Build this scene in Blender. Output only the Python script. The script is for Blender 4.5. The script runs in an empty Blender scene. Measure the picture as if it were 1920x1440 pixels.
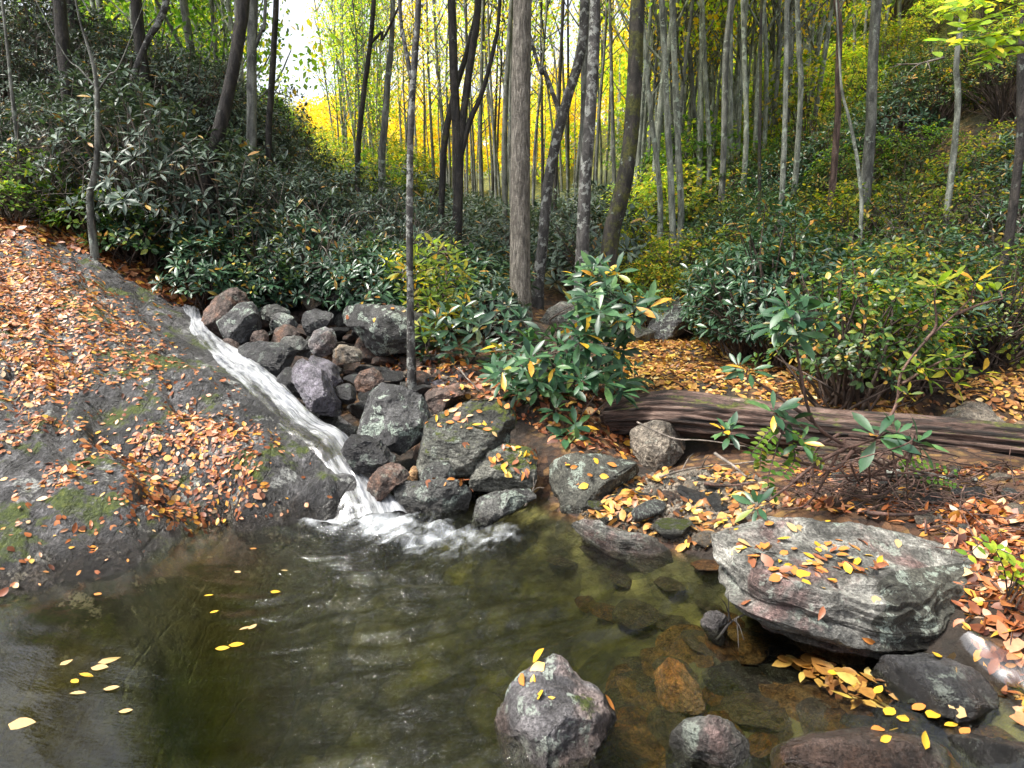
import bpy, math, random
import numpy as np
from mathutils import Vector, Matrix
rng = np.random.default_rng(7); random.seed(7)
SC = bpy.context.scene
# ------------------------------------------------------------------ camera
CAM_H, PITCH, FPX = 1.6, math.radians(10), 1251.0
cam = bpy.data.cameras.new('camera'); cam.sensor_width = 36; cam.lens = FPX/1920*36
cam.clip_start = .05; cam.clip_end = 600
camo = bpy.data.objects.new('camera', cam); SC.collection.objects.link(camo)
camo.location = (0, 0, CAM_H); camo.rotation_euler = (math.pi/2-PITCH, 0, 0); SC.camera = camo
# ------------------------------------------------------------------ light
W = bpy.data.worlds.new('World'); SC.world = W; W.use_nodes = True
SUN_EL, SUN_AZ = math.radians(62), math.radians(-105)     # azimuth from +Y towards +X
sky = W.node_tree.nodes.new('ShaderNodeTexSky'); sky.sky_type = 'NISHITA'; sky.sun_disc = False
sky.sun_elevation = SUN_EL; sky.sun_rotation = SUN_AZ; sky.air_density = .6; sky.dust_density = 4.0; sky.ozone_density = .6
bg = W.node_tree.nodes['Background']; bg.inputs['Strength'].default_value = .13
hs = W.node_tree.nodes.new('ShaderNodeHueSaturation'); hs.inputs['Saturation'].default_value = .35   # thin overcast
W.node_tree.links.new(sky.outputs[0], hs.inputs['Color']); W.node_tree.links.new(hs.outputs[0], bg.inputs[0])
sl = bpy.data.lights.new('sun', 'SUN'); sl.energy = 2.0; sl.angle = math.radians(10); sl.color = (1, .95, .86)
so = bpy.data.objects.new('sun', sl); SC.collection.objects.link(so)
sd = Vector((math.sin(SUN_AZ)*math.cos(SUN_EL), math.cos(SUN_AZ)*math.cos(SUN_EL), math.sin(SUN_EL)))
so.rotation_euler = sd.to_track_quat('Z', 'Y').to_euler(); so.location = (0, 0, 30)
SC.view_settings.view_transform = 'Standard'; SC.view_settings.look = 'None'
SC.view_settings.gamma = 1; SC.view_settings.exposure = 1.95
cy = SC.cycles; cy.max_bounces = 7; cy.diffuse_bounces = 3; cy.glossy_bounces = 3; cy.transmission_bounces = 4
cy.transparent_max_bounces = 16; cy.volume_bounces = 0; cy.use_denoising = True; cy.sample_clamp_indirect = 4
cy.caustics_reflective = False; cy.caustics_refractive = False

# ------------------------------------------------------------------ maths helpers
CP, SP = math.cos(PITCH), math.sin(PITCH)
def P(px, py, Y):
    px, py, Y = np.broadcast_arrays(np.asarray(px, float), np.asarray(py, float), np.asarray(Y, float))
    u = (px-960)/FPX; v = (720-py)/FPX
    dy = v*SP+CP; dz = v*CP-SP; s = Y/dy
    return np.stack([u*s, Y, CAM_H+dz*s], -1)
def PW(px, py, z=0.):
    v = (720-py)/FPX; dy = v*SP+CP; dz = v*CP-SP
    return P(px, py, (z-CAM_H)/dz*dy)
def project(p):
    p = np.asarray(p, float); r = p-np.array([0, 0, CAM_H])
    yc = r[..., 1]*SP+r[..., 2]*CP; zc = r[..., 1]*CP-r[..., 2]*SP
    zc = np.where(zc < .05, .05, zc)
    return 960+FPX*r[..., 0]/zc, 720-FPX*yc/zc
def inpoly(x, y, poly):
    x = np.asarray(x); y = np.asarray(y); ins = np.zeros(x.shape, bool); n = len(poly); j = n-1
    for i in range(n):
        xi, yi = poly[i]; xj, yj = poly[j]
        c = ((yi > y) != (yj > y)) & (x < (xj-xi)*(y-yi)/((yj-yi) or 1e-9)+xi); ins ^= c; j = i
    return ins
def _h(ix, iy, iz, seed):
    h = (ix.astype(np.uint32)*np.uint32(374761393) + iy.astype(np.uint32)*np.uint32(668265263)
         + iz.astype(np.uint32)*np.uint32(2147483647) + np.uint32(seed*362437 & 0xffffffff))
    h = (h ^ (h >> np.uint32(13)))*np.uint32(1274126177); h = (h ^ (h >> np.uint32(16)))*np.uint32(2246822519)
    return ((h ^ (h >> np.uint32(15))) & np.uint32(0xffffff)).astype(float)/float(0xffffff)*2-1
def vnoise(p, seed=0):
    p = np.asarray(p, float)
    if p.shape[-1] == 2: p = np.concatenate([p, np.zeros(p.shape[:-1]+(1,))], -1)
    i = np.floor(p).astype(np.int64); f = p-i; f = f*f*f*(f*(f*6-15)+10); r = 0
    for dx in (0, 1):
        for dy in (0, 1):
            for dz in (0, 1):
                w = (f[..., 0] if dx else 1-f[..., 0])*(f[..., 1] if dy else 1-f[..., 1])*(f[..., 2] if dz else 1-f[..., 2])
                r = r+w*_h(i[..., 0]+dx, i[..., 1]+dy, i[..., 2]+dz, seed)
    return r
def fbm(p, seed=0, o=4, g=.5):
    p = np.asarray(p, float); a = 1.; r = 0; t = 0
    for k in range(o): r = r+a*vnoise(p*(2.03**k)+k*7.3, seed+k); t += a; a *= g
    return r/t
def unit(v): return v/np.maximum(np.linalg.norm(v, axis=-1, keepdims=True), 1e-9)

# ------------------------------------------------------------------ mesh helpers
def mesh(name, V, F, mats, smooth=True, attrs=None, midx=None):
    V = np.asarray(V, np.float32).reshape(-1, 3)
    if isinstance(F, np.ndarray): F = [F]
    F = [np.asarray(f, np.int32) for f in F if len(f)]
    me = bpy.data.meshes.new(name); nl = sum(f.size for f in F); nf = sum(len(f) for f in F)
    me.vertices.add(len(V)); me.vertices.foreach_set('co', V.ravel())
    me.loops.add(nl); me.loops.foreach_set('vertex_index', np.concatenate([f.ravel() for f in F]))
    tot = np.concatenate([np.full(len(f), f.shape[1], np.int32) for f in F])
    me.polygons.add(nf); me.polygons.foreach_set('loop_start', np.concatenate([[0], np.cumsum(tot)[:-1]]).astype(np.int32))
    for m in (mats if isinstance(mats, (list, tuple)) else [mats]): me.materials.append(m)
    if midx is not None: me.polygons.foreach_set('material_index', np.asarray(midx, np.int32))
    me.polygons.foreach_set('use_smooth', np.full(nf, bool(smooth)))
    for k, a in (attrs or {}).items():
        a = np.asarray(a, np.float32)
        if a.ndim == 1: at = me.attributes.new(k, 'FLOAT', 'POINT'); at.data.foreach_set('value', a)
        else: at = me.attributes.new(k, 'FLOAT_VECTOR', 'POINT'); at.data.foreach_set('vector', a.ravel())
    me.update(calc_edges=True); me.validate()
    return me
class MB:
    def __init__(s): s.V = []; s.F = {}; s.n = 0
    def add(s, VF):
        V, F = VF; V = np.asarray(V, float).reshape(-1, 3)
        for f in ([F] if isinstance(F, np.ndarray) else F):
            f = np.asarray(f)
            if len(f): s.F.setdefault(f.shape[1], []).append(f+s.n)
        s.V.append(V); s.n += len(V)
    def get(s): return (np.concatenate(s.V) if s.V else np.zeros((0, 3))), [np.concatenate(f) for f in s.F.values()]
def link(o): SC.collection.objects.link(o); return o
def tag(o, label=None, cat=None, group=None, kind=None):
    if label: o['label'] = label
    if cat: o['category'] = cat
    if group: o['group'] = group
    if kind: o['kind'] = kind
    return o
def obj(name, me, parent=None, loc=(0, 0, 0)):
    o = bpy.data.objects.new(name, me); o.location = tuple(float(c) for c in loc)
    if parent is not None: o.parent = parent
    return link(o)
def empty(name, loc=(0, 0, 0), rz=0, sc=1):
    o = bpy.data.objects.new(name, None); o.location = tuple(float(c) for c in loc); o.rotation_euler = (0, 0, rz); o.scale = (sc,)*3
    o.empty_display_size = .1
    return link(o)
def copy_tree(o, parent=None):
    c = link(o.copy())
    if parent is not None: c.parent = parent
    for ch in [x for x in KIDS.get(o.name, [])]:
        d = copy_tree(ch, c); KIDS.setdefault(c.name, []).append(d)
    return c
KIDS = {}
def child(name, me, parent):
    o = obj(name, me, parent); KIDS.setdefault(parent.name, []).append(o); return o
def centred(V):
    b = np.array([(V[:, 0].min()+V[:, 0].max())/2, (V[:, 1].min()+V[:, 1].max())/2, V[:, 2].min()]); return V-b, b
def catmull(pts, n):
    p = np.asarray(pts, float); m = len(p)
    q = np.concatenate([[2*p[0]-p[1]], p, [2*p[-1]-p[-2]]]); t = np.linspace(0, m-1-1e-6, n); i = t.astype(int); f = (t-i)[:, None]
    a, b, c, d = q[i], q[i+1], q[i+2], q[i+3]
    return .5*((2*b)+(-a+c)*f+(2*a-5*b+4*c-d)*f*f+(-a+3*b-3*c+d)*f**3)
def tube(pts, rad, sides=8, rough=0., freq=(6, 1.5), seed=0, cap=True):
    p = np.asarray(pts, float); n = len(p); rad = np.broadcast_to(np.asarray(rad, float), (n,))
    t = unit(np.gradient(p, axis=0)); ref = np.array([1., 0, 0]) if abs(t[:, 0]).mean() < .8 else np.array([0, 1., 0])
    a = unit(ref-t*(t@ref)[:, None]); b = np.cross(t, a)
    ph = np.linspace(0, 2*math.pi, sides, endpoint=False)
    r = rad[:, None]*np.ones(sides)
    if rough:
        L = np.concatenate([[0], np.cumsum(np.linalg.norm(np.diff(p, axis=0), axis=1))])
        q = np.stack([np.cos(ph)[None]*freq[0]/6.28*2+0*L[:, None], np.sin(ph)[None]*freq[0]/6.28*2+0*L[:, None], L[:, None]*freq[1]+0*ph[None]], -1)
        r = r*(1+rough*fbm(q, seed, 3)+rough*.5*vnoise(q*[.5, .5, .8], seed+9))
    V = p[:, None]+r[..., None]*(np.cos(ph)[None, :, None]*a[:, None]+np.sin(ph)[None, :, None]*b[:, None])
    i = np.arange(n-1)[:, None]*sides; j = np.arange(sides)[None]; k = (j+1) % sides
    F = np.stack([i+j, i+k, i+sides+k, i+sides+j], -1).reshape(-1, 4)
    V = V.reshape(-1, 3); Fs = [F]
    if cap:
        V = np.concatenate([V, p[:1], p[-1:]]); c0 = n*sides; jj = np.arange(sides); kk = (jj+1) % sides
        Fs.append(np.concatenate([np.stack([0*jj+c0, kk, jj], -1), np.stack([0*jj+c0+1, (n-1)*sides+jj, (n-1)*sides+kk], -1)]))
    return V, Fs
def grid_faces(nx, ny):
    i = np.arange(nx-1)[:, None]*ny; j = np.arange(ny-1)[None]
    return np.stack([i+j, i+ny+j, i+ny+j+1, i+j+1], -1).reshape(-1, 4)

# ------------------------------------------------------------------ leaf templates
def leaf_template(width, fold=.25, curl=.3, peak=.5, rows=4, twist=0.):
    V = [(0, 0, 0)]; F4 = []; F3 = []
    for k in range(1, rows):
        t = k/rows; w = width*.5*(math.sin(math.pi*t**(math.log(.5)/math.log(peak))))**.8
        z = -curl*t*t; tw = twist*t
        V += [(t, -w, z+w*fold-w*tw), (t, 0, z), (t, w, z+w*fold+w*tw)]
    V.append((1, 0, -curl)); e = len(V)-1
    F3 += [(0, 1, 2), (0, 2, 3)]
    for k in range(rows-2):
        a = 1+3*k; F4 += [(a, a+3, a+4, a+1), (a+1, a+4, a+5, a+2)]
    a = 1+3*(rows-2); F3 += [(a, e, a+1), (a+1, e, a+2)]
    return np.array(V, float), [np.array(f) for f in (F3, F4) if f]
def place(T, pos, d, nrm, size, wid=1.):
    V, Fs = T; N = len(pos); d = unit(d); nrm = unit(nrm-d*(nrm*d).sum(-1, keepdims=True)); y = np.cross(nrm, d)
    size = np.broadcast_to(np.asarray(size, float), (N,))[:, None, None]; wid = np.broadcast_to(np.asarray(wid, float), (N,))[:, None, None]
    out = pos[:, None]+size*(V[None, :, 0:1]*d[:, None]+wid*V[None, :, 1:2]*y[:, None]+V[None, :, 2:3]*nrm[:, None])
    off = (np.arange(N)*len(V))[:, None, None]
    return out.reshape(-1, 3), [(f[None]+off).reshape(-1, f.shape[1]) for f in Fs]
RHODO = leaf_template(.30, .22, .16, .58, 4)
RHODO_LO = leaf_template(.30, .2, .15, .58, 3)
BROAD = leaf_template(.52, .12, .12, .42, 4)
BROAD_LO = leaf_template(.6, .1, .1, .45, 2)
LITTER = [leaf_template(.58, .15, .12, .45, 4), leaf_template(.5, .3, -.25, .45, 4, .3), leaf_template(.68, -.08, .12, .36, 4, -.25), leaf_template(.34, .5, .3, .5, 4, .4)]
def whorls(mb, pos, axis, size, k=9, T=RHODO, pitch=(55, 105), rs=None, jit=.2):
    rs = rs or rng; N = len(pos); axis = unit(axis); ref = unit(rs.normal(size=(N, 3))); a = unit(np.cross(axis, ref)); b = np.cross(axis, a)
    size = np.broadcast_to(np.asarray(size, float), (N,))*rs.uniform(.7, 1.15, N)
    for j in range(k):
        keep = rs.random(N) < .92
        ph = 2*math.pi*j*.381966*1.0+rs.normal(0, .25, N); pt = np.radians(pitch[0]+(pitch[1]-pitch[0])*((k-1-j)/(k-1))+rs.normal(0, 9, N))
        rad = np.cos(ph)[:, None]*a+np.sin(ph)[:, None]*b
        d = np.cos(pt)[:, None]*axis+np.sin(pt)[:, None]*rad; n = np.sin(pt)[:, None]*axis-np.cos(pt)[:, None]*rad
        n = n+rs.normal(0, jit, (N, 3)); s = size*rs.uniform(.7, 1.1, N)
        mb.add(place(T, (pos+d*.02)[keep], d[keep], n[keep], s[keep], rs.uniform(.85, 1.15, keep.sum())))

# ------------------------------------------------------------------ materials
class G:
    def __init__(s, name, vol=False):
        s.m = bpy.data.materials.new(name); s.m.use_nodes = True; s.t = s.m.node_tree; s.t.nodes.clear()
        s.out = s.t.nodes.new('ShaderNodeOutputMaterial')
    def n(s, typ, ins=None, **pr):
        nd = s.t.nodes.new('ShaderNode'+typ)
        for k, v in pr.items(): setattr(nd, k, v)
        for k, v in (ins or {}).items():
            so_ = nd.inputs[k]
            if isinstance(v, bpy.types.NodeSocket): s.t.links.new(v, so_)
            elif isinstance(v, bpy.types.Node): s.t.links.new(v.outputs[0], so_)
            else: so_.default_value = v
        return nd
    def noise(s, vec, scale, detail=4, rough=.55, dist=0.): return s.n('TexNoise', {'Vector': vec, 'Scale': scale, 'Detail': detail, 'Roughness': rough, 'Distortion': dist}).outputs[0]
    def ramp(s, fac, stops, interp='LINEAR'):
        nd = s.n('ValToRGB', {'Fac': fac}); cr = nd.color_ramp; cr.interpolation = interp
        while len(cr.elements) < len(stops): cr.elements.new(.5)
        for e, (p, c) in zip(cr.elements, stops): e.position = p; e.color = (*c, 1) if not isinstance(c, (int, float)) else (c, c, c, 1)
        return nd.outputs[0]
    def mix(s, f, a, b, mode='MIX'):
        nd = s.t.nodes.new('ShaderNodeMix'); nd.data_type = 'RGBA'; nd.blend_type = mode; nd.clamp_factor = True
        for i, v in ((0, f), (6, a), (7, b)):
            if isinstance(v, bpy.types.NodeSocket): s.t.links.new(v, nd.inputs[i])
            else: nd.inputs[i].default_value = v if i == 0 else ((*v, 1) if not isinstance(v, (int, float)) else (v, v, v, 1))
        return nd.outputs[2]
    def math(s, op, a, b=0., c=None, clamp=False):
        nd = s.t.nodes.new('ShaderNodeMath'); nd.operation = op; nd.use_clamp = clamp
        for i, v in enumerate((a, b) if c is None else (a, b, c)):
            if isinstance(v, bpy.types.NodeSocket): s.t.links.new(v, nd.inputs[i])
            else: nd.inputs[i].default_value = v
        return nd.outputs[0]
    def sstep(s, x, lo, hi): return s.n('MapRange', {'Value': x, 'From Min': lo, 'From Max': hi}, interpolation_type='SMOOTHSTEP').outputs[0]
    def end(s, sh, slot='Surface'): s.t.links.new(sh if isinstance(sh, bpy.types.NodeSocket) else sh.outputs[0], s.out.inputs[slot]); return s.m
def coords(g):
    tc = g.n('TexCoord'); oi = g.n('ObjectInfo'); off = g.n('VectorMath', {0: g.n('CombineXYZ', {0: oi.outputs['Random'], 1: oi.outputs['Random'], 2: 0.}), 1: (37., 91., 0)}, operation='MULTIPLY')
    return g.n('VectorMath', {0: tc.outputs['Object'], 1: off}, operation='ADD').outputs[0]
def rock_mat(name, dark, light, tint=None, lichen=.4, moss=.3, strata=.3, sdir=(.3, .1, 0), wet=True, gloss=.0, sscale=9., lichcol=(.4, .42, .385)):
    g = G(name); v = coords(g); geo = g.n('NewGeometry')
    z = g.n('SeparateXYZ', {0: geo.outputs['Position']}).outputs[2]; nz = g.n('SeparateXYZ', {0: geo.outputs['Normal']}).outputs[2]
    big = g.noise(v, 2.6, 5, .6); mid = g.noise(v, 13, 6, .7); fine = g.noise(v, 75, 5, .7)
    col = g.mix(g.sstep(big, .34, .66), dark, light)
    if tint: col = g.mix(g.sstep(g.noise(v, 4.1, 4, .6, .4), .5, .66), col, tint)
    col = g.mix(.85, col, g.ramp(mid, [(.3, .16), (.42, .6), (.52, 1.0), (.7, 1.9)]), 'MULTIPLY')
    col = g.mix(.9, col, g.ramp(fine, [(.32, .2), (.5, 1.0), (.68, 1.9)]), 'MULTIPLY')
    mp = g.n('Mapping', {'Vector': v, 'Rotation': sdir, 'Scale': (1.1, 1.1, sscale)}).outputs[0]
    st = g.noise(mp, 2.2, 7, .7, .25)
    col = g.mix(strata, col, g.ramp(st, [(.36, .1), (.47, .75), (.56, 1.15), (.7, 1.5)]), 'MULTIPLY')
    lm = g.sstep(g.noise(v, 7.5, 7, .72, .3), .60-.12*lichen, .64-.12*lichen)
    vo = g.n('TexVoronoi', {'Vector': g.mix(.06, v, g.n('TexNoise', {'Vector': v, 'Scale': 22.}).outputs[1]), 'Scale': 11.}); vo.feature = 'F1'
    sp = g.math('MULTIPLY', g.sstep(vo.outputs['Distance'], .34, .26), g.sstep(g.n('SeparateColor', {0: vo.outputs['Color']}).outputs[0], 1.02-.6*lichen, 1.04-.6*lichen))
    lm = g.math('MULTIPLY', g.math('MAXIMUM', lm, sp), g.sstep(fine, .35, .55))
    lm = g.math('MULTIPLY', lm, min(1., lichen*1.6))
    lc = g.mix(g.noise(v, 3, 2), lichcol, (lichcol[0]*.75, lichcol[1]*.95, lichcol[2]*.82))
    col = g.mix(lm, col, lc)
    mm = g.math('ADD', g.math('MULTIPLY', nz, .22), g.noise(v, 3.3, 7, .68))
    mm = g.sstep(mm, .87-.25*moss, .95-.25*moss)
    mcol = g.ramp(g.noise(v, 26, 5, .7), [(.3, (.012, .02, .004)), (.5, (.05, .068, .008)), (.72, (.13, .14, .015))])
    col = g.mix(mm, col, mcol)
    rough = .62-gloss
    if wet:
        wm = g.sstep(g.math('ADD', z, g.math('MULTIPLY', mid, -.12)), .04, -.03)
        col = g.mix(wm, col, g.mix(1., col, (.38, .36, .34), 'MULTIPLY')); rg = g.math('MULTIPLY_ADD', wm, -(rough-.18), rough)
    else: rg = rough
    hgt = g.math('ADD', g.math('MULTIPLY', mid, .5), g.math('ADD', g.math('MULTIPLY', fine, .35), g.math('MULTIPLY', st, .9*strata)))
    hgt = g.math('ADD', hgt, g.math('MULTIPLY', mm, .25))
    bp = g.n('Bump', {'Height': hgt, 'Distance': .06, 'Strength': 1.})
    return g.end(g.n('BsdfPrincipled', {'Base Color': col, 'Roughness': rg, 'Normal': bp.outputs[0], 'Specular IOR Level': .4+gloss*.6}))
R = {}
R['grey'] = rock_mat('grey_rock', (.03, .03, .03), (.11, .11, .102), lichen=.35, moss=.25, strata=.25)
R['lichen'] = rock_mat('lichen_rock', (.035, .035, .037), (.1, .1, .1), lichen=.52, moss=.3, strata=.15)
R['brown'] = rock_mat('brown_rock', (.035, .026, .022), (.13, .092, .078), (.16, .085, .055), lichen=.15, moss=.05, strata=.3)
R['dark'] = rock_mat('dark_rock', (.012, .012, .014), (.05, .05, .052), lichen=.2, moss=.12, strata=.3, gloss=.2)
R['mossy'] = rock_mat('mossy_rock', (.04, .042, .036), (.15, .15, .128), lichen=.25, moss=.85, strata=.7, sdir=(.35, -.3, 0))
R['layer'] = rock_mat('layered_rock', (.06, .06, .056), (.25, .245, .22), (.15, .1, .092), lichen=.28, moss=.05, strata=.85, sdir=(.1, .22, 0), sscale=7.)
R['purple'] = rock_mat('purple_rock', (.03, .027, .032), (.16, .148, .175), lichen=.12, moss=.05, strata=.2, gloss=.3)
R['tan'] = rock_mat('tan_rock', (.09, .078, .065), (.28, .24, .19), (.25, .17, .1), lichen=.25, moss=.1, strata=.3)
R['front'] = rock_mat('speckled_rock', (.05, .048, .052), (.2, .19, .195), (.2, .16, .15), lichen=.42, moss=.28, strata=.3, sdir=(.9, .4, 0))
R['rust'] = rock_mat('rusty_rock', (.14, .07, .035), (.42, .25, .12), (.5, .22, .06), lichen=.05, moss=.0, strata=.3)
R['amber'] = rock_mat('amber_rock', (.2, .11, .05), (.5, .33, .16), (.55, .3, .1), lichen=.1, moss=0., strata=.3)
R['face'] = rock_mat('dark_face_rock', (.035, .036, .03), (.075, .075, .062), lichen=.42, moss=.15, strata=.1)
R['wall'] = rock_mat('dark_lichen_spotted_rock', (.022, .022, .023), (.07, .07, .068), lichen=.5, moss=.12, strata=.1)
def bed_mat():
    g = G('bedrock_surface'); v = g.n('TexCoord').outputs['Object']; geo = g.n('NewGeometry')
    z = g.n('SeparateXYZ', {0: geo.outputs['Position']}).outputs[2]; nz = g.n('SeparateXYZ', {0: geo.outputs['Normal']}).outputs[2]
    big = g.noise(v, 1.3, 5, .6); mid = g.noise(v, 9, 7, .7); fine = g.noise(v, 60, 5, .7)
    mp = g.n('Mapping', {'Vector': v, 'Rotation': (0, 0, math.radians(40)), 'Scale': (7., .8, 3.)}).outputs[0]; st = g.noise(mp, 1.6, 7, .65, .3)
    col = g.mix(g.sstep(big, .35, .65), (.022, .022, .024), (.085, .083, .085))
    col = g.mix(.9, col, g.ramp(mid, [(.3, .12), (.43, .6), (.52, 1.), (.68, 2.1)]), 'MULTIPLY'); col = g.mix(.9, col, g.ramp(fine, [(.32, .2), (.5, 1.), (.68, 1.9)]), 'MULTIPLY')
    cr = g.n('TexVoronoi', {'Vector': g.mix(.12, g.n('Mapping', {'Vector': v, 'Rotation': (0, 0, math.radians(40)), 'Scale': (3.2, .8, 2.)}).outputs[0], g.n('TexNoise', {'Vector': v, 'Scale': 3.5, 'Detail': 6.}).outputs[1]), 'Scale': 1.4}, feature='DISTANCE_TO_EDGE').outputs['Distance']
    crk = g.sstep(cr, .0, .035); col = g.mix(1., col, g.mix(crk, .6, 1.), 'MULTIPLY'); grit = g.noise(v, 26, 5, .72); col = g.mix(.85, col, g.ramp(grit, [(.34, .25), (.5, 1.), (.66, 1.9)]), 'MULTIPLY')
    col = g.mix(.75, col, g.ramp(st, [(.35, .25), (.5, 1.), (.68, 1.5)]), 'MULTIPLY')
    lm = g.math('MULTIPLY', g.sstep(g.noise(v, 5, 7, .72), .57, .61), g.sstep(fine, .35, .55)); col = g.mix(g.math('MULTIPLY', lm, .8), col, (.34, .35, .33))
    mm = g.sstep(g.math('ADD', g.math('MULTIPLY', nz, .1), g.noise(v, 2.2, 7, .7)), .62, .68)
    col = g.mix(mm, col, g.ramp(g.noise(v, 30, 5, .7), [(.3, (.012, .02, .004)), (.5, (.045, .065, .008)), (.72, (.11, .13, .015))]))
    wm = g.sstep(g.math('ADD', z, g.math('MULTIPLY', mid, -.2)), .06, -.06)
    col = g.mix(wm, col, g.mix(1., col, (.5, .42, .33), 'MULTIPLY'))
    silt = g.ramp(g.noise(v, 4, 6, .65), [(.3, (.035, .027, .014)), (.5, (.085, .066, .03)), (.7, (.15, .12, .055))]); col = g.mix(g.math('MULTIPLY', g.sstep(g.math('ADD', z, g.math('MULTIPLY', big, .3)), .1, -.25), .85), col, silt)
    h = g.math('ADD', g.math('MULTIPLY', mid, .6), g.math('ADD', g.math('MULTIPLY', fine, .3), g.math('MULTIPLY', st, .6))); h = g.math('ADD', h, g.math('MULTIPLY_ADD', grit, .45, g.math('MULTIPLY', crk, .1)))
    return g.end(g.n('BsdfPrincipled', {'Base Color': col, 'Roughness': g.math('MULTIPLY_ADD', wm, -.2, .4), 'Normal': g.n('Bump', {'Height': h, 'Distance': .07, 'Strength': 1.}).outputs[0]}))
def ground_mat():
    g = G('forest_floor'); v = g.n('TexCoord').outputs['Object']; z = g.n('SeparateXYZ', {0: v}).outputs[2]
    vo = g.n('TexVoronoi', {'Vector': g.mix(.04, v, g.n('TexNoise', {'Vector': v, 'Scale': 9.}).outputs[1]), 'Scale': 17.})
    lf = g.ramp(g.n('SeparateColor', {0: vo.outputs['Color']}).outputs[0], [(0, (.03, .014, .008)), (.3, (.09, .04, .018)), (.55, (.16, .075, .03)), (.75, (.22, .11, .05)), (.92, (.3, .17, .05)), (1, (.05, .03, .02))])
    lf = g.mix(1., lf, g.ramp(vo.outputs['Distance'], [(.0, 1.1), (.5, .8), (.9, .25)]), 'MULTIPLY')
    dirt = g.ramp(g.noise(v, 14, 6, .7), [(.3, (.008, .006, .004)), (.6, (.03, .02, .013)), (.8, (.06, .04, .025))])
    col = g.mix(g.sstep(g.noise(v, 1.4, 5, .65), .40, .56), dirt, lf)
    bed = g.ramp(g.noise(v, 5, 6, .65), [(.3, (.038, .034, .013)), (.5, (.1, .09, .034)), (.7, (.21, .185, .075))])
    vo2 = g.n('TexVoronoi', {'Vector': g.mix(.1, v, g.n('TexNoise', {'Vector': v, 'Scale': 6.}).outputs[1]), 'Scale': 6.5})
    bed = g.mix(.75, bed, g.ramp(g.n('SeparateColor', {0: vo2.outputs['Color']}).outputs[1], [(0, .25), (.5, .9), (1, 1.9)]), 'MULTIPLY')
    bed = g.mix(1., bed, g.ramp(vo2.outputs['Distance'], [(.3, 1.), (.65, .45)]), 'MULTIPLY')
    col = g.mix(g.sstep(z, .0, -.04), col, bed)
    yy = g.n('SeparateXYZ', {0: v}).outputs[1]; und = g.ramp(g.noise(v, 2.2, 8, .75), [(.32, (.012, .02, .006)), (.48, (.05, .075, .012)), (.58, (.15, .15, .02)), (.7, (.25, .2, .03))])
    col = g.mix(g.math('MULTIPLY', g.sstep(yy, 11., 15.), .85), col, und)
    h = g.math('ADD', vo.outputs['Distance'], g.noise(v, 40, 5, .7))
    return g.end(g.n('BsdfPrincipled', {'Base Color': col, 'Roughness': .8, 'Normal': g.n('Bump', {'Height': h, 'Distance': .04}).outputs[0]}))
def leaf_mat(name, stops, trans=.3, rough=.45, spec=.4, tboost=1.6, patch=0.):
    g = G(name); geo = g.n('NewGeometry'); r = geo.outputs['Random Per Island']; col = g.ramp(r, stops)
    v = g.n('TexCoord').outputs['Object']
    col = g.mix(.6, col, g.ramp(g.noise(v, 38, 3, .6), [(.3, .6), (.5, 1.), (.72, 1.35)]), 'MULTIPLY')
    if patch: col = g.mix(.8, col, g.ramp(g.noise(v, patch, 3, .6), [(.3, .55), (.5, 1.), (.7, 1.45)]), 'MULTIPLY')
    p = g.n('BsdfPrincipled', {'Base Color': col, 'Roughness': rough, 'Specular IOR Level': spec})
    t = g.n('BsdfTranslucent', {'Color': g.mix(1., col, (tboost, tboost, tboost*.5), 'MULTIPLY')})
    return g.end(g.n('MixShader', {0: trans, 1: p, 2: t}))
L = {}
L['rhodo'] = leaf_mat('rhododendron_leaf', [(0, (.010, .034, .018)), (.35, (.022, .066, .034)), (.7, (.045, .105, .052)), (.93, (.075, .15, .07)), (.95, (.3, .19, .025)), (1, (.36, .17, .03))], .16, .33, .55)
L['rhodofar'] = leaf_mat('grey_green_leaf', [(0, (.018, .038, .027)), (.4, (.042, .072, .053)), (.75, (.08, .118, .088)), (.955, (.13, .175, .135)), (.97, (.3, .2, .05)), (1, (.3, .15, .05))], .18, .45, .4, patch=1.4)
L['rhodonear'] = leaf_mat('bright_rhododendron_leaf', [(0, (.010, .042, .02)), (.4, (.026, .08, .036)), (.75, (.05, .125, .048)), (.93, (.09, .18, .055)), (.95, (.5, .32, .02)), (1, (.45, .2, .03))], 0.2, .4, .5)
L['yg'] = leaf_mat('yellow_green_leaf', [(0, (.05, .10, .012)), (.4, (.12, .19, .02)), (.7, (.24, .27, .03)), (.9, (.42, .34, .03)), (1, (.5, .25, .03))], .5, .5, .3, 2.1)
L['mixed'] = leaf_mat('mixed_green_leaf', [(0, (.015, .045, .014)), (.4, (.035, .085, .02)), (.7, (.075, .14, .025)), (.86, (.17, .21, .03)), (.93, (.4, .27, .04)), (1, (.42, .18, .04))], .3, .4, .4, patch=1.2)
L['yellow'] = leaf_mat('autumn_yellow_leaf', [(0, (.62, .4, .03)), (.35, (.75, .5, .04)), (.65, (.68, .54, .05)), (.88, (.42, .46, .06)), (1, (.7, .4, .04))], .55, .5, .3, 1.6)
L['lime'] = leaf_mat('lime_leaf', [(0, (.12, .24, .03)), (.4, (.25, .38, .04)), (.7, (.42, .48, .05)), (.9, (.58, .52, .05)), (1, (.6, .4, .05))], .55, .5, .3, 2.2)
L['green'] = leaf_mat('spring_green_leaf', [(0, (.03, .09, .012)), (.5, (.08, .17, .02)), (.85, (.16, .25, .03)), (1, (.35, .3, .04))], .5, .5, .3, 2.2)
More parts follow.
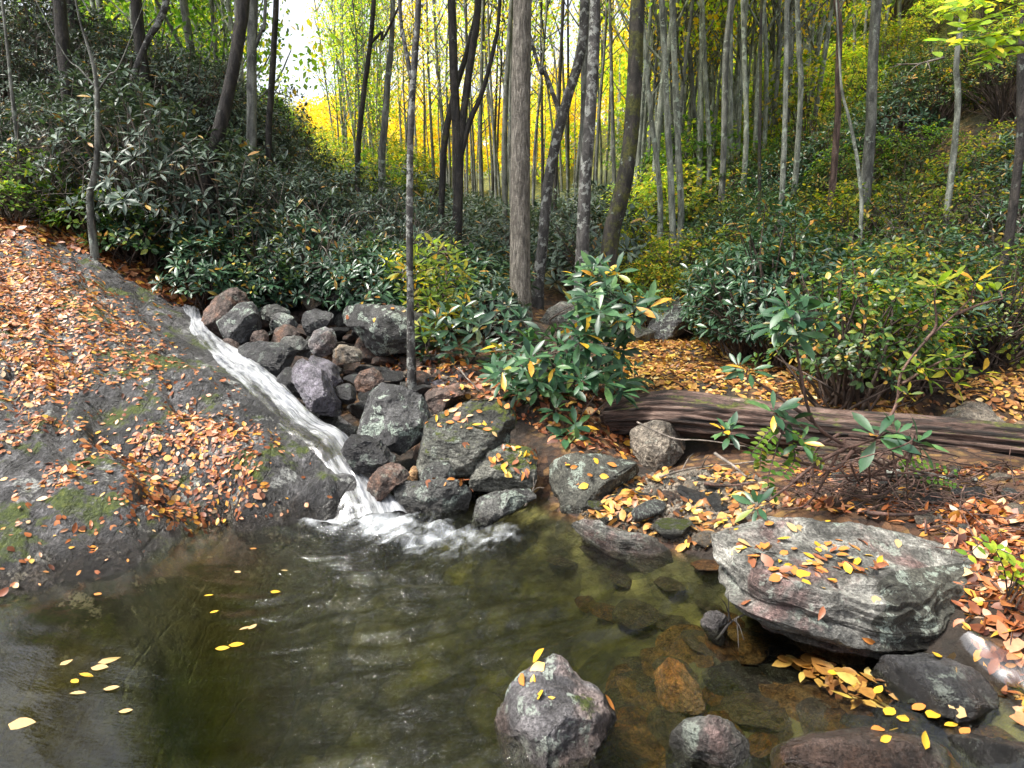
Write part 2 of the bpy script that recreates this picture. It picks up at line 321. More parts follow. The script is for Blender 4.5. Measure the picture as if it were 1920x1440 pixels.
L['litter'] = leaf_mat('fallen_leaf_litter', [(0, (.05, .016, .01)), (.2, (.15, .042, .016)), (.42, (.3, .095, .03)), (.6, (.38, .15, .055)), (.74, (.4, .2, .12)), (.85, (.46, .2, .035)), (.94, (.52, .3, .04)), (1, (.5, .38, .28))], .12, .45, .4)
L['gold'] = leaf_mat('golden_fallen_leaf', [(0, (.12, .045, .02)), (.25, (.27, .11, .035)), (.5, (.4, .2, .06)), (.75, (.48, .28, .08)), (.9, (.55, .36, .05)), (1, (.55, .42, .2))], .12, .42, .4)
def bark_mat(name, dark, light, patch=None, pth=.55, moss=0., vs=6., sc=1., bump=.03, vz=1.1):
    g = G(name); v = coords(g)
    mp = g.n('Mapping', {'Vector': v, 'Scale': (vs, vs, vz)}).outputs[0]; f = g.noise(mp, 3.2*sc, 7, .65, .4); fine = g.noise(v, 60, 4, .7)
    col = g.ramp(f, [(.32, tuple(c*.35 for c in dark)), (.46, dark), (.62, light), (.8, tuple(min(1, c*1.3) for c in light))])
    col = g.mix(.7, col, g.ramp(fine, [(.3, .5), (.5, 1.), (.7, 1.4)]), 'MULTIPLY')
    if patch: 
        pm = g.math('MULTIPLY', g.sstep(g.noise(v, 6.5*sc, 6, .7, .2), pth, pth+.05), .9)
        col = g.mix(pm, col, patch)
    if moss:
        mm = g.sstep(g.noise(v, 2.6, 6, .7), .66-moss*.3, .74-moss*.3); col = g.mix(mm, col, g.ramp(g.noise(v, 30, 4), [(.3, (.015, .02, .004)), (.7, (.1, .1, .015))]))
    return g.end(g.n('BsdfPrincipled', {'Base Color': col, 'Roughness': .8, 'Normal': g.n('Bump', {'Height': g.math('ADD', f, g.math('MULTIPLY', fine, .3)), 'Distance': bump}).outputs[0]}))
B = {}
B['furrow'] = bark_mat('furrowed_bark', (.13, .115, .095), (.3, .275, .235), vs=11, bump=.06, vz=2.2)
B['patchy'] = bark_mat('lichen_patched_bark', (.03, .028, .026), (.085, .08, .075), (.25, .26, .24), .53, vs=2.5, sc=1.6)
B['dark'] = bark_mat('dark_bark', (.012, .01, .009), (.045, .038, .033), (.13, .15, .13), .62, .15, vs=3, sc=1.4)
B['moss'] = bark_mat('mossy_bark', (.02, .018, .014), (.06, .05, .042), (.2, .24, .2), .6, .55, vs=3, sc=1.4)
B['grey'] = bark_mat('grey_bark', (.075, .077, .068), (.19, .195, .17), (.27, .31, .26), .58, vs=4)
B['far'] = bark_mat('pale_bark', (.13, .14, .115), (.3, .315, .265), (.36, .42, .34), .56, vs=4)
B['red'] = bark_mat('reddish_bark', (.06, .035, .028), (.17, .11, .09), (.2, .2, .17), .62, vs=5)
B['twig'] = bark_mat('twig_bark', (.05, .035, .028), (.14, .1, .08), vs=3)
B['palet'] = bark_mat('pale_twig_bark', (.1, .085, .07), (.24, .2, .17), vs=3)
B['root'] = bark_mat('red_brown_twig_bark', (.05, .027, .02), (.15, .085, .065), vs=3)
B['log'] = bark_mat('rotten_wood', (.035, .02, .015), (.17, .1, .085), None, vs=1, sc=1)
def log_mat():
    g = G('rotten_log_wood'); v = g.n('Attribute', {}, attribute_name='along').outputs['Vector']; w = g.n('TexCoord').outputs['Object']
    nz = g.n('SeparateXYZ', {0: g.n('NewGeometry').outputs['Normal']}).outputs[2]
    f = g.noise(g.n('Mapping', {'Vector': v, 'Scale': (.9, 7., 7.)}).outputs[0], 3.4, 8, .7, .3); f2 = g.noise(g.n('Mapping', {'Vector': v, 'Scale': (2., 30., 30.)}).outputs[0], 3., 5, .7)
    col = g.ramp(f, [(.36, (.004, .003, .002)), (.46, (.03, .017, .012)), (.53, (.09, .052, .039)), (.61, (.175, .115, .09)), (.74, (.33, .265, .22))])
    col = g.mix(.7, col, g.ramp(f2, [(.32, .4), (.5, 1.), (.7, 1.4)]), 'MULTIPLY')
    mm = g.sstep(g.math('ADD', g.math('MULTIPLY', nz, .17), g.noise(w, 4., 7, .7)), .66, .74)
    col = g.mix(mm, col, g.ramp(g.noise(w, 30, 4), [(.3, (.012, .016, .003)), (.7, (.12, .13, .015))]))
    return g.end(g.n('BsdfPrincipled', {'Base Color': col, 'Roughness': .7, 'Normal': g.n('Bump', {'Height': g.math('ADD', f, g.math('MULTIPLY', f2, .4)), 'Distance': .05}).outputs[0]}))
def water_mat():
    g = G('pool_water'); v = g.n('TexCoord').outputs['Object']; fl = g.n('Attribute', {}, attribute_name='flow').outputs['Vector']
    foam = g.n('Attribute', {}, attribute_name='foam').outputs['Fac']; rip = g.n('Attribute', {}, attribute_name='ripple').outputs['Fac']
    b = g.n('Bump', {'Height': g.noise(g.n('Mapping', {'Vector': fl, 'Scale': (1., 1., 1.)}).outputs[0], 30., 4, .55, .4), 'Distance': g.math('MULTIPLY', rip, .012), 'Strength': 1.}).outputs[0]
    fr = g.n('Fresnel', {'IOR': 1.45, 'Normal': b}).outputs[0]
    gl = g.n('BsdfGlossy', {'Color': (1, 1, 1, 1), 'Roughness': .03, 'Normal': b}); tr = g.n('BsdfTransparent', {'Color': (.93, .95, .88, 1)})
    wat = g.n('MixShader', {0: fr, 1: tr, 2: gl})
    st = g.noise(g.n('Mapping', {'Vector': fl, 'Scale': (1.0, 1.6, 1.)}).outputs[0], 7., 8, .75, .5)
    fm = g.sstep(g.math('ADD', st, g.math('MULTIPLY_ADD', foam, .75, -.7)), .1, .85)
    fm = g.math('MULTIPLY', fm, g.sstep(foam, .02, .3))
    fo = g.n('BsdfPrincipled', {'Base Color': (.5, .53, .56, 1), 'Roughness': .5, 'Normal': g.n('Bump', {'Height': st, 'Distance': .012}).outputs[0]})
    g.end(g.n('MixShader', {0: g.math('MULTIPLY', fm, .92), 1: wat, 2: fo}))
    return g.end(g.n('VolumeAbsorption', {'Color': (.52, .54, .15, 1), 'Density': 1.6}), 'Volume')
def cascade_mat():
    g = G('white_water'); fl = g.n('Attribute', {}, attribute_name='flow').outputs['Vector']; dens = g.n('Attribute', {}, attribute_name='foam').outputs['Fac']
    s1 = g.noise(g.n('Mapping', {'Vector': fl, 'Scale': (.38, 8.5, 1.)}).outputs[0], 2.3, 7, .66, .5); s2 = g.noise(g.n('Mapping', {'Vector': fl, 'Scale': (2.2, 14., 1.)}).outputs[0], 2.5, 5, .7, .4)
    m = g.math('ADD', g.math('MULTIPLY', s1, .7), g.math('MULTIPLY', s2, .3)); fm = g.sstep(g.math('ADD', m, g.math('MULTIPLY_ADD', dens, .9, -.9)), .08, .58)
    col = g.mix(g.sstep(s2, .3, .65), (.22, .24, .29), (.66, .68, .7))
    fo = g.n('MixShader', {0: .3, 1: g.n('BsdfPrincipled', {'Base Color': col, 'Roughness': .45, 'Normal': g.n('Bump', {'Height': m, 'Distance': .012}).outputs[0]}), 2: g.n('BsdfTranslucent', {'Color': (.9, .93, .95, 1)})})
    film = g.n('MixShader', {0: .1, 1: g.n('BsdfTransparent', {'Color': (.85, .83, .8, 1)}), 2: g.n('BsdfGlossy', {'Roughness': .15})})
    return g.end(g.n('MixShader', {0: fm, 1: film, 2: fo}))
M_BED, M_GROUND, M_LOG, M_WATER, M_CASC = bed_mat(), ground_mat(), log_mat(), water_mat(), cascade_mat()

# ------------------------------------------------------------------ rocks traced from outlines, each at its own distance
def subdivide(V, F):
    e = np.sort(np.concatenate([F[:, [0, 1]], F[:, [1, 2]], F[:, [2, 0]]]), 1); u, inv = np.unique(e, axis=0, return_inverse=True); inv = inv.ravel()
    n = len(F); m = len(V)+inv.reshape(3, n); a, b, c = F.T
    return np.concatenate([V, (V[u[:, 0]]+V[u[:, 1]])/2]), np.concatenate([np.stack([a, m[0], m[2]], 1), np.stack([m[0], b, m[1]], 1), np.stack([m[2], m[1], c], 1), np.stack([m[0], m[1], m[2]], 1)])
def smooth(V, F, lam=.5, it=1):
    i = np.concatenate([F[:, 0], F[:, 1], F[:, 2]]); j = np.concatenate([F[:, 1], F[:, 2], F[:, 0]])
    for _ in range(it):
        s = np.zeros_like(V); np.add.at(s, i, V[j]); c = np.bincount(i, minlength=len(V))[:, None]; V = V+lam*(s/np.maximum(c, 1)-V)
    return V
def vnormals(V, F):
    fn = np.cross(V[F[:, 1]]-V[F[:, 0]], V[F[:, 2]]-V[F[:, 0]]); N = np.zeros_like(V)
    for k in range(3): np.add.at(N, F[:, k], fn)
    return unit(N)
def Ypile(py): return np.interp(py, [540, 570, 650, 720, 800, 880, 960, 1060, 1240, 1440, 1520], [7.9, 7.3, 6.3, 5.6, 4.9, 4.4, 4.1, 3.35, 2.55, 1.95, 1.8])
ROCKS = []; CTRL = []
def rock(label, m, outline, Y=None, thick=.7, tilt=.35, sink=.12, rough=.05, strata=0., sdir=(0, 0, 1), facets=None, box=.62, seed=None, ctrl=True, name='boulder', lev=None, sm=.1, cuts=15, sides=None):
    seed = seed if seed is not None else len(ROCKS)*13+5
    o = np.array(outline, float); c = o.mean(0); h = o[:, 1].max()-o[:, 1].min(); w = o[:, 0].max()-o[:, 0].min()
    low = (o[:, 1] > c[1]); o[low, 1] += sink*h*((o[low, 1]-c[1])/(o[:, 1].max()-c[1]))
    if Y is None: Y = float(Ypile(o[:, 1].max()-sink*h))
    size = math.sqrt(w*h)/FPX*Y; lev = lev or (5 if w*h > 9000 else 4); rj = np.random.default_rng(seed); T = thick*size*.55; Y = Y+T*.7
    o = c+(o-c)*(1.16 if cuts > 5 else 1.045)
    yo = Y+tilt*T*(c[1]-o[:, 1])/(h*.5)
    n = len(o); rings = [P(o[:, 0], o[:, 1], yo)]
    if facets is None:
        r1 = c+(o-c)*.74; rings = [P(*(c+rj.normal(0, .1, 2)*[w, h]), Y-T*rj.uniform(.85, 1.1)), P(r1[:, 0]+rj.normal(0, .04, n)*w, r1[:, 1]+rj.normal(0, .04, n)*h, Y+tilt*T*(c[1]-r1[:, 1])/(h*.5)-T*rj.uniform(.45, .95, n))] + rings
        V = np.concatenate([rings[0][None], rings[1], rings[2]]); f = []
        for k in range(n):
            k2 = (k+1) % n; f += [(0, 1+k, 1+k2), (1+k, 1+n+k, 1+n+k2), (1+k, 1+n+k2, 1+k2)]
        base = 1+n; 
    else:
        from mathutils.geometry import delaunay_2d_cdt
        pts = np.concatenate([o, [[a, b] for a, b, _ in facets]]); ys = np.concatenate([yo, [Y+tilt*T*(c[1]-b)/(h*.5)-T*d for a, b, d in facets]])
        r = delaunay_2d_cdt([Vector(p) for p in pts], [], [list(range(n))], 1, 1e-4)
        idx = [x[0] for x in r[3]]; V = P(pts[idx, 0], pts[idx, 1], ys[idx]); f = [tuple(t) for t in r[2]]
        inv = {a: b for b, a in enumerate(idx)}; loop = [inv[k] for k in range(n)]
        perm = loop+[k for k in range(len(V)) if k not in loop]; new = {a: b for b, a in enumerate(perm)}; V = V[perm]; f = [tuple(new[x] for x in t) for t in f]; base = 0
    m0 = len(V); b1 = c+(o-c)*.8; Vb = P(b1[:, 0], b1[:, 1], yo+T*.9); V = np.concatenate([V, Vb, P(*c, Y+T*1.15)[None]])
    for k in range(n):
        k2 = (k+1) % n; f += [(base+k, m0+k, m0+k2), (base+k, m0+k2, base+k2), (m0+k, m0+n, m0+k2)]
    F = np.array(f)
    # consistent outward winding
    ctr = V.mean(0); fn = np.cross(V[F[:, 1]]-V[F[:, 0]], V[F[:, 2]]-V[F[:, 0]]); fl = (fn*(V[F].mean(1)-ctr)).sum(1) < 0; F[fl] = F[fl][:, ::-1]
    for k in range(lev):
        V, F = subdivide(V, F); V = smooth(V, F, sm if k < 2 else .5, 1)
    for _ in range(cuts):
        nn = unit(np.array([rj.normal(0, .8), -abs(rj.normal(0, .8)), rj.normal(.35, .6)])); sd_ = V@nn; th_ = np.quantile(sd_, rj.uniform(.82, .97)); V = V-np.where(sd_ > th_, (sd_-th_)*.9, 0)[:, None]*nn
    V = smooth(V, F, .25, 1); N = vnormals(V, F); q = V/size
    d = rough*size*(1.3*fbm(q*1.7+seed, seed, 3)-.9*np.abs(fbm(q*3.1+seed, seed+5, 4))+.6*fbm(q*7+seed, seed+8, 3)-.35*np.abs(fbm(q*13+seed, seed+9, 3)))
    if strata:
        sd_ = unit(np.array(sdir, float)); s_ = q@sd_; wv = fbm(q*1.3+seed, seed+3, 4)
        def saw(x): f_ = x-np.floor(x); return np.where(f_ < .8, f_/.8, (1-f_)/.2)
        lay = (saw(s_*4.5+wv*1.0)-.5)*np.clip(.6+1.5*fbm(q*1.8, seed+7, 2), .05, 1.2)+.4*(saw(s_*11+wv*1.9+.3)-.5)*np.clip(.5+fbm(q*3, seed+11, 2)*1.8, 0, 1)+.08*(saw(s_*27+wv*4)-.5)
        d = d+strata*size*lay
    V = V+N*d[:, None]
    Vl, b = centred(V); ob = obj(name, mesh(name, Vl, F, R[m] if isinstance(m, str) else m), None, b); tag(ob, label, 'rock' if name == 'rock' else name)
    ROCKS.append((ob, V, F))
    if ctrl: CTRL.append((b[0], b[1], b[2]+.22*(V[:, 2].max()-b[2])))
    return V, F, size
g1 = 'boulders beside the cascade'
pile = [
 ('smooth red brown boulder leaning at the top of the cascade', 'brown', [(372,613),(377,593),(393,567),(417,547),(437,537),(460,550),(472,570),(467,600),(440,625),(400,632),(378,622)], {}),
 ('round grey green boulder in front of the red brown one by the cascade top', 'lichen', [(405,590),(420,567),(440,560),(470,567),(487,593),(492,613),(480,633),(460,645),(430,640),(405,623)], {}),
 ('flat grey stone resting right of the round grey green boulder', 'grey', [(483,582),(500,573),(520,572),(545,585),(542,596),(500,598),(484,592)], {}),
 ('low dark flat stone at the back edge of the pile under the litter slope', 'dark', [(488,565),(500,556),(530,553),(560,557),(565,575),(540,580),(500,576)], dict(Y=7.4)),
 ('small white speckled stone between two dark round boulders', 'lichen', [(497,609),(505,592),(525,586),(545,592),(558,607),(550,620),(500,622)], {}),
 ('dark round boulder left of the broad lichen wall boulder', 'dark', [(560,605),(575,583),(600,575),(622,583),(627,600),(615,622),(580,624),(562,614)], {}),
 ('broad dark wall boulder with round pale lichen spots and a flat top', 'wall', [(623,579),(640,573),(700,570),(750,572),(790,588),(812,610),(815,640),(780,652),(740,657),(710,660),(690,650),(668,622),(645,607),(628,592)], dict(thick=.55, Y=6.4, tilt=.15, rough=.03, cuts=2, facets=[(650,585,.75),(720,590,.8),(780,610,.7),(720,640,.85),(690,620,.8),(770,640,.6)])),
 ('pale flat stone with leaves on the back of the pile', 'tan', [(553,552),(575,547),(608,555),(606,567),(580,577),(562,566)], dict(Y=7.3)),
 ('long pale flat slab stone above the broad lichen wall boulder', 'grey', [(608,560),(620,550),(640,547),(665,550),(674,560),(650,566),(620,567)], dict(Y=7.3)),
 ('upright grey wedge stone behind the broad lichen wall boulder', 'grey', [(672,570),(680,546),(692,538),(706,550),(714,570),(690,574)], dict(Y=7.0)),
 ('wide grey boulder behind the yellowing shrub at the back of the pile', 'grey', [(700,552),(712,535),(740,528),(768,536),(775,558),(740,567),(715,562)], dict(Y=7.1)),
 ('white lichen covered boulder in the middle of the pile', 'front', [(577,640),(592,617),(612,610),(630,618),(633,640),(622,657),(605,664),(582,654)], {}),
 ('rounded red brown stone left of the white lichen boulder', 'brown', [(505,630),(515,612),(535,607),(555,612),(563,626),(545,642),(510,644)], dict(Y=6.45)),
 ('grey flat topped stone below the rounded red brown stone', 'grey', [(520,643),(530,628),(560,628),(577,640),(581,656),(560,662),(530,654)], {}),
 ('small pointed red stone near the white water edge', 'brown', [(462,642),(475,622),(490,616),(503,626),(506,642),(490,647)], {}),
 ('black wet wedge boulder jutting into the cascade', 'dark', [(438,657),(450,648),(490,643),(530,645),(555,660),(553,677),(530,695),(513,706),(490,692),(460,673)], dict(gl=1)),
 ('little dark red stone between white water and round boulder', 'brown', [(408,640),(425,633),(445,640),(456,653),(430,657)], {}),
 ('black wet stone in the white water left of the lavender topped boulder', 'dark', [(511,712),(525,696),(545,690),(558,715),(572,750),(545,742),(520,724)], {}),
 ('steep boulder with a smooth lavender top and black wet base', 'purple', [(540,692),(552,680),(567,677),(600,690),(628,710),(634,735),(646,752),(640,777),(620,788),(590,778),(570,752),(555,722)], dict(thick=.9, facets=[(558,694,.5),(615,715,.5),(572,735,.75),(622,745,.8),(598,758,.9),(612,775,.7)])),
 ('brown wet elongated stone with leaves behind the lavender topped boulder', 'purple', [(573,674),(590,668),(620,675),(640,695),(647,714),(630,719),(600,702),(580,687)], {}),
 ('small black stone right of the lavender topped boulder', 'dark', [(628,724),(650,716),(668,730),(670,748),(650,755),(635,747)], {}),
 ('tan brown stone right of the white lichen boulder', 'tan', [(612,658),(640,643),(665,648),(682,660),(676,673),(650,677),(625,670)], {}),
 ('pinkish angular stone above the big lichen boulder', 'brown', [(658,720),(675,700),(700,689),(723,700),(716,716),(690,729),(668,733)], {}),
 ('big steep boulder blotched with white lichen and moss beside the lower cascade', 'lichen', [(656,797),(665,760),(678,730),(700,714),(730,720),(770,728),(800,745),(823,777),(812,792),(792,822),(772,842),(735,832),(700,820),(675,808)], dict(thick=.75, facets=[(700,735,.45),(770,745,.45),(690,770,.85),(760,780,.95),(800,780,.5),(740,810,.85)])),
 ('flat brown stone with leaf covered top right of the big lichen boulder', 'brown', [(795,742),(810,730),(870,716),(892,726),(852,748),(825,772),(806,760)], dict(Y=5.4)),
 ('large tilted mossy boulder strewn with leaves at the pool head', 'mossy', [(771,855),(778,825),(800,800),(830,775),(850,757),(890,748),(940,749),(980,763),(1003,790),(1002,815),(985,832),(950,842),(915,840),(880,867),(850,882),(800,884),(780,872)], dict(thick=.75, strata=.02, sdir=(.45, -.3, .8), facets=[(840,785,.35),(900,770,.25),(960,780,.3),(800,830,.75),(860,820,.85),(930,810,.8),(985,805,.5),(830,860,.6),(890,845,.7)])),
 ('mossy boulder topped with a heap of orange leaves at the pool edge', 'mossy', [(868,892),(880,870),(900,850),(920,835),(960,833),(1010,848),(1024,870),(1016,892),(985,907),(930,914),(890,910)], dict(thick=.85, strata=.022, sdir=(.1, -.2, 1), facets=[(910,860,.4),(960,850,.3),(1000,860,.4),(905,885,.85),(960,885,.95),(1000,885,.7)])),
 ('dark striped boulder splitting the foot of the cascade', 'dark', [(632,832),(650,820),(690,816),(720,830),(744,856),(736,877),(700,895),(670,888),(650,862),(640,846)], dict(strata=.03, sdir=(-.4, -.3, 1))),
 ('dark brown rounded boulder wet at the foot of the cascade', 'brown', [(686,928),(692,905),(710,880),(735,866),(765,868),(773,890),(742,908),(720,928),(705,938),(692,935)], dict(mm='dk')),
 ('small rusty stone wedged above the block at the pool head', 'rust', [(762,896),(770,875),(780,872),(787,896),(775,903)], dict(Y=4.4)),
 ('small rounded grey stone under the tilted mossy boulder', 'grey', [(786,900),(795,880),(820,867),(850,868),(862,886),(857,903),(800,906)], dict(Y=4.35)),
 ('long dark block boulder at the pool edge right of the white water', 'grey', [(716,940),(725,916),(745,903),(800,901),(850,903),(882,920),(882,948),(840,958),(790,958),(750,950)], dict(sink=.5, facets=[(745,918,.5),(850,915,.5),(760,935,.9),(840,935,.9)])),
 ('slanting flat stone with a rusty tip dipping into the pool', 'grey', [(860,968),(880,946),(920,925),(960,917),(992,914),(1003,930),(960,953),(900,974),(870,979)], dict(sink=.4)),
 ('broad dark low boulder right of the leaf topped mossy boulder', 'face', [(1012,908),(1025,868),(1060,855),(1120,849),(1180,863),(1203,885),(1172,907),(1130,922),(1080,938),(1040,934)], dict(sink=.3, thick=.9)),
 ('pale rounded boulder wedged under the fallen log', 'tan', [(1172,832),(1185,802),(1230,792),(1290,800),(1303,838),(1292,866),(1260,882),(1215,872),(1185,852)], dict(Y=4.75)),
 ('long low rock shelf at the waterline in front of the gravel bar', 'layer', [(1058,985),(1090,974),(1130,984),(1190,998),(1250,1012),(1310,1028),(1345,1045),(1330,1060),(1240,1050),(1150,1028),(1085,1003)], dict(sink=.7, thick=.8, Y=3.62, cuts=1, strata=.02, rough=.03, sdir=(.1, 0, 1))),
]
for lb, m, o, kw in pile:
    kw = dict(kw); kw['ctrl'] = False; kw.pop('gl', 0); kw.pop('mm', 0)
    rock(lb, m, o, **kw)
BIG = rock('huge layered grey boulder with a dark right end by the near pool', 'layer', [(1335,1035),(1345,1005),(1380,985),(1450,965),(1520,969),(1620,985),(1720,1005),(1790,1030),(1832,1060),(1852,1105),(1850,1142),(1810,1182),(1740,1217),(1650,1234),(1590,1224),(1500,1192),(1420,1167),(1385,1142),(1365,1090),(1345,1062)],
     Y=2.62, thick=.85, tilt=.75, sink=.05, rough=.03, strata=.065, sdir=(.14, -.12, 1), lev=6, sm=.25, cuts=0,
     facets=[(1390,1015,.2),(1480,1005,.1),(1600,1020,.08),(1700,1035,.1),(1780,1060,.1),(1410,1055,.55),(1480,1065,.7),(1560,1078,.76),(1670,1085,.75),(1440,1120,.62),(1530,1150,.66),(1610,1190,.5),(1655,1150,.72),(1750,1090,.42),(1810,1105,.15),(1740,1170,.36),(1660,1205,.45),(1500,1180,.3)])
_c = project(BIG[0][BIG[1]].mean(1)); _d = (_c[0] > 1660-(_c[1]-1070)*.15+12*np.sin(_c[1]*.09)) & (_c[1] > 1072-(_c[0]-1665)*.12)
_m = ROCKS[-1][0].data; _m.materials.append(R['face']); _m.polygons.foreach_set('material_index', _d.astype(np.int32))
rock('grey speckled boulder with green moss tufts in the pool foreground', 'front', [(925,1365),(935,1330),(960,1290),(990,1260),(1040,1234),(1066,1240),(1090,1275),(1130,1300),(1152,1335),(1158,1440),(1140,1520),(1050,1545),(975,1485),(935,1405)], Y=1.98, thick=.95, tilt=.6, sink=.1, rough=.05, cuts=2, facets=[(1045,1262,.2),(985,1310,.5),(1060,1320,.75),(1120,1340,.6),(960,1370,.55),(1040,1400,1.),(1120,1430,.8),(1040,1480,1.)])
rock('white streaked rounded stone at the bottom edge of the pool', 'layer', [(1263,1385),(1290,1355),(1330,1347),(1370,1360),(1410,1400),(1440,1445),(1445,1530),(1330,1530),(1285,1450)], Y=1.9, thick=.8, tilt=.6, sink=0)
rock('smooth red brown flat boulder at the bottom right corner', 'brown', [(1465,1405),(1530,1378),(1620,1371),(1700,1384),(1770,1410),(1815,1445),(1800,1530),(1500,1530),(1468,1450)], Y=1.88, thick=.9, tilt=.7, sink=0, rough=.02)
rock('dark layered slab stone below the huge layered boulder', 'dark', [(1615,1265),(1660,1236),(1740,1233),(1800,1253),(1880,1298),(1918,1340),(1912,1370),(1850,1366),(1780,1345),(1700,1306)], Y=2.2, thick=.8, tilt=.7, strata=.02, sdir=(.5, 0, 1))
rock('rusty orange angular stone breaking the pool surface', 'rust', [(1218,1262),(1255,1234),(1285,1250),(1327,1300),(1316,1314),(1250,1318),(1228,1287)], Y=2.42, thick=.7, tilt=.8, sink=.3, name='rock')
rock('small pale rock with a yellow leaf at the waterline', 'front', [(1314,1165),(1325,1147),(1345,1143),(1362,1155),(1368,1185),(1350,1200),(1325,1192)], Y=2.75, name='rock', sink=.3)
rock('grey stone at the right bottom corner beside yellow leaves', 'grey', [(1770,1390),(1820,1380),(1900,1395),(1960,1420),(1960,1500),(1850,1500),(1800,1440)], Y=1.92, thick=.8, tilt=.7, sink=0, name='rock')
rock('tan rounded boulder on the bank behind the log', 'tan', [(1752,808),(1775,770),(1810,755),(1850,759),(1890,785),(1910,812),(1902,836),(1760,832)], Y=5.3)
rock('pale boulder cut by the right edge behind the log', 'tan', [(1885,830),(1895,800),(1925,780),(1970,800),(1970,850),(1890,850)], Y=5.1)
rock('grey boulder with a mossy back under the right hand rhododendrons', 'lichen', [(1203,622),(1230,585),(1260,560),(1300,543),(1332,556),(1340,600),(1312,628),(1250,637),(1215,642)], Y=8.3, thick=.8)
rock('mossy low boulder at the edge of the leaf covered terrace', 'mossy', [(1140,630),(1160,612),(1195,608),(1225,622),(1220,640),(1170,645)], Y=8.2)
rock('pale grey boulder in the stream bed right of the tall furrowed tree', 'layer', [(1010,600),(1020,575),(1050,562),(1085,570),(1095,600),(1070,618),(1025,618)], Y=8.6)
rock('grey boulder in the stream bed behind the tall furrowed tree', 'grey', [(905,560),(925,535),(960,528),(1000,535),(1010,560),(960,572)], Y=10)
rock('mossy boulder among shrubs on the right valley side', 'mossy', [(1270,510),(1285,480),(1310,470),(1340,485),(1345,515),(1300,525)], Y=10.2)

# ------------------------------------------------------------------ bedrock slab and terrain
def rbf_fit(pts, vals, eps):
    A = np.sqrt(((pts[:, None]-pts[None])**2).sum(-1)+eps**2); n = len(pts); M = np.zeros((n+3, n+3)); M[:n, :n] = A
    Q = np.concatenate([np.ones((n, 1)), pts], 1); M[:n, n:] = Q; M[n:, :n] = Q.T
    s = np.linalg.lstsq(M, np.concatenate([vals, [0, 0, 0]]), rcond=None)[0]
    def ev(xy):
        out = np.empty(len(xy))
        for k in range(0, len(xy), 20000):
            q = xy[k:k+20000]; out[k:k+20000] = np.sqrt(((q[:, None]-pts[None])**2).sum(-1)+eps**2)@s[:n]+s[n]+q@s[n+1:]
        return out
    return ev
def mls_fit(pts, vals, e2):
    def ev(xy):
        out = np.empty(len(xy))
        for k in range(0, len(xy), 20000):
            q = xy[k:k+20000]; dx = pts[None, :, 0]-q[:, 0:1]; dy = pts[None, :, 1]-q[:, 1:2]; r2 = dx*dx+dy*dy
            w = 1/(r2+e2)**2.2; w = w/w.sum(1, keepdims=True); sc = (w*r2).sum(1)+.02
            M = np.zeros((len(q), 3, 3)); b = np.zeros((len(q), 3)); B_ = [np.ones_like(dx), dx, dy]
            for i in range(3):
                b[:, i] = (w*B_[i]*vals).sum(1)
                for j in range(3): M[:, i, j] = (w*B_[i]*B_[j]).sum(1)
            M[:, 1, 1] += .12*sc; M[:, 2, 2] += .12*sc
            out[k:k+20000] = np.linalg.solve(M, b[..., None])[:, 0, 0]
        return out
    return ev
shore = [(-120,1200),(0,1130),(100,1100),(200,1090),(260,1065),(330,1015),(430,980),(560,983),(640,963)]
sp = [PW(a, b, .0) for a, b in shore]
S = list(sp)
for k_, p in enumerate(sp): S.append(p+(np.array([.16, -.34, -.26]) if k_ < 7 else np.array([.09, -.16, -.55])))
for p in sp[:7]: S.append(p+np.array([.34, -.72, -.7]))
S += [P(*q) for q in [(0,1000,3.35),(0,900,3.75),(0,800,4.2),(0,700,4.7),(0,600,5.3),(0,500,6.0),(0,420,6.8),(-200,1000,3.3),(-200,800,4.1),(-200,600,5.2),(-200,450,6.3),
  (150,1000,3.42),(150,900,3.82),(150,800,4.3),(150,700,4.85),(150,600,5.55),(150,510,6.4),(300,960,3.72),(300,900,4.0),(300,800,4.45),(300,700,5.1),(300,620,5.9),(300,565,6.7),
  (450,930,4.0),(450,860,4.2),(450,790,4.6),(440,725,5.1),(560,930,4.1),(560,870,4.3),(530,805,4.7),(625,935,4.15),(600,890,4.32),
  (350,595,6.6),(400,655,5.95),(480,718,5.35),(560,798,4.85),(612,860,4.52),(655,945,4.22)]]
for q in [(390,600,6.8),(430,640,6.2),(500,690,5.5),(575,770,5.0),(640,830,4.7),(690,920,4.35)]: S.append(P(*q)+np.array([.22, .12, -.3]))
S = np.array(S); _slab = rbf_fit(S[:, :2], S[:, 2], .1)
al = unit(np.array([[2., -2.4]]))[0]; ac = np.array([-al[1], al[0]])
def slabH(xy):
    z = _slab(xy); u = xy@al; w = xy@ac; wv = fbm(xy*1.1, 71, 3)
    rel = np.clip((z+.25)/.5, 0, 1)
    d = .03*fbm(xy*1.5, 61, 4)-.035*np.abs(fbm(xy*2.2+9, 62, 5))+.05*vnoise(np.stack([u*.7+wv, w*4.5+wv*1.5, 0*u], -1), 63)+.022*vnoise(np.stack([u*2, w*13+wv*3, 0*u], -1), 64)
    led = vnoise(np.stack([u*.5+3, w*2.2+wv, 0*u], -1), 66); led2 = vnoise(np.stack([u*1.1+8, w*3.4+wv*2, 0*u], -1), 68); d = d+.026*np.clip(led*5, -1, 1)+.018*np.clip(led2*7, -1, 1)-.035*np.exp(-(led2*9)**2)
    d = d+.02*fbm(xy*11, 65, 4)-.02*np.abs(fbm(xy*7, 67, 3))
    chute = np.exp(-(np.minimum(np.min(np.linalg.norm(xy[:, None]-CH[None, :, :2], axis=-1), axis=1)/.27, 6))**2)
    return z+d*(.35+.65*rel)*(1-.75*chute)
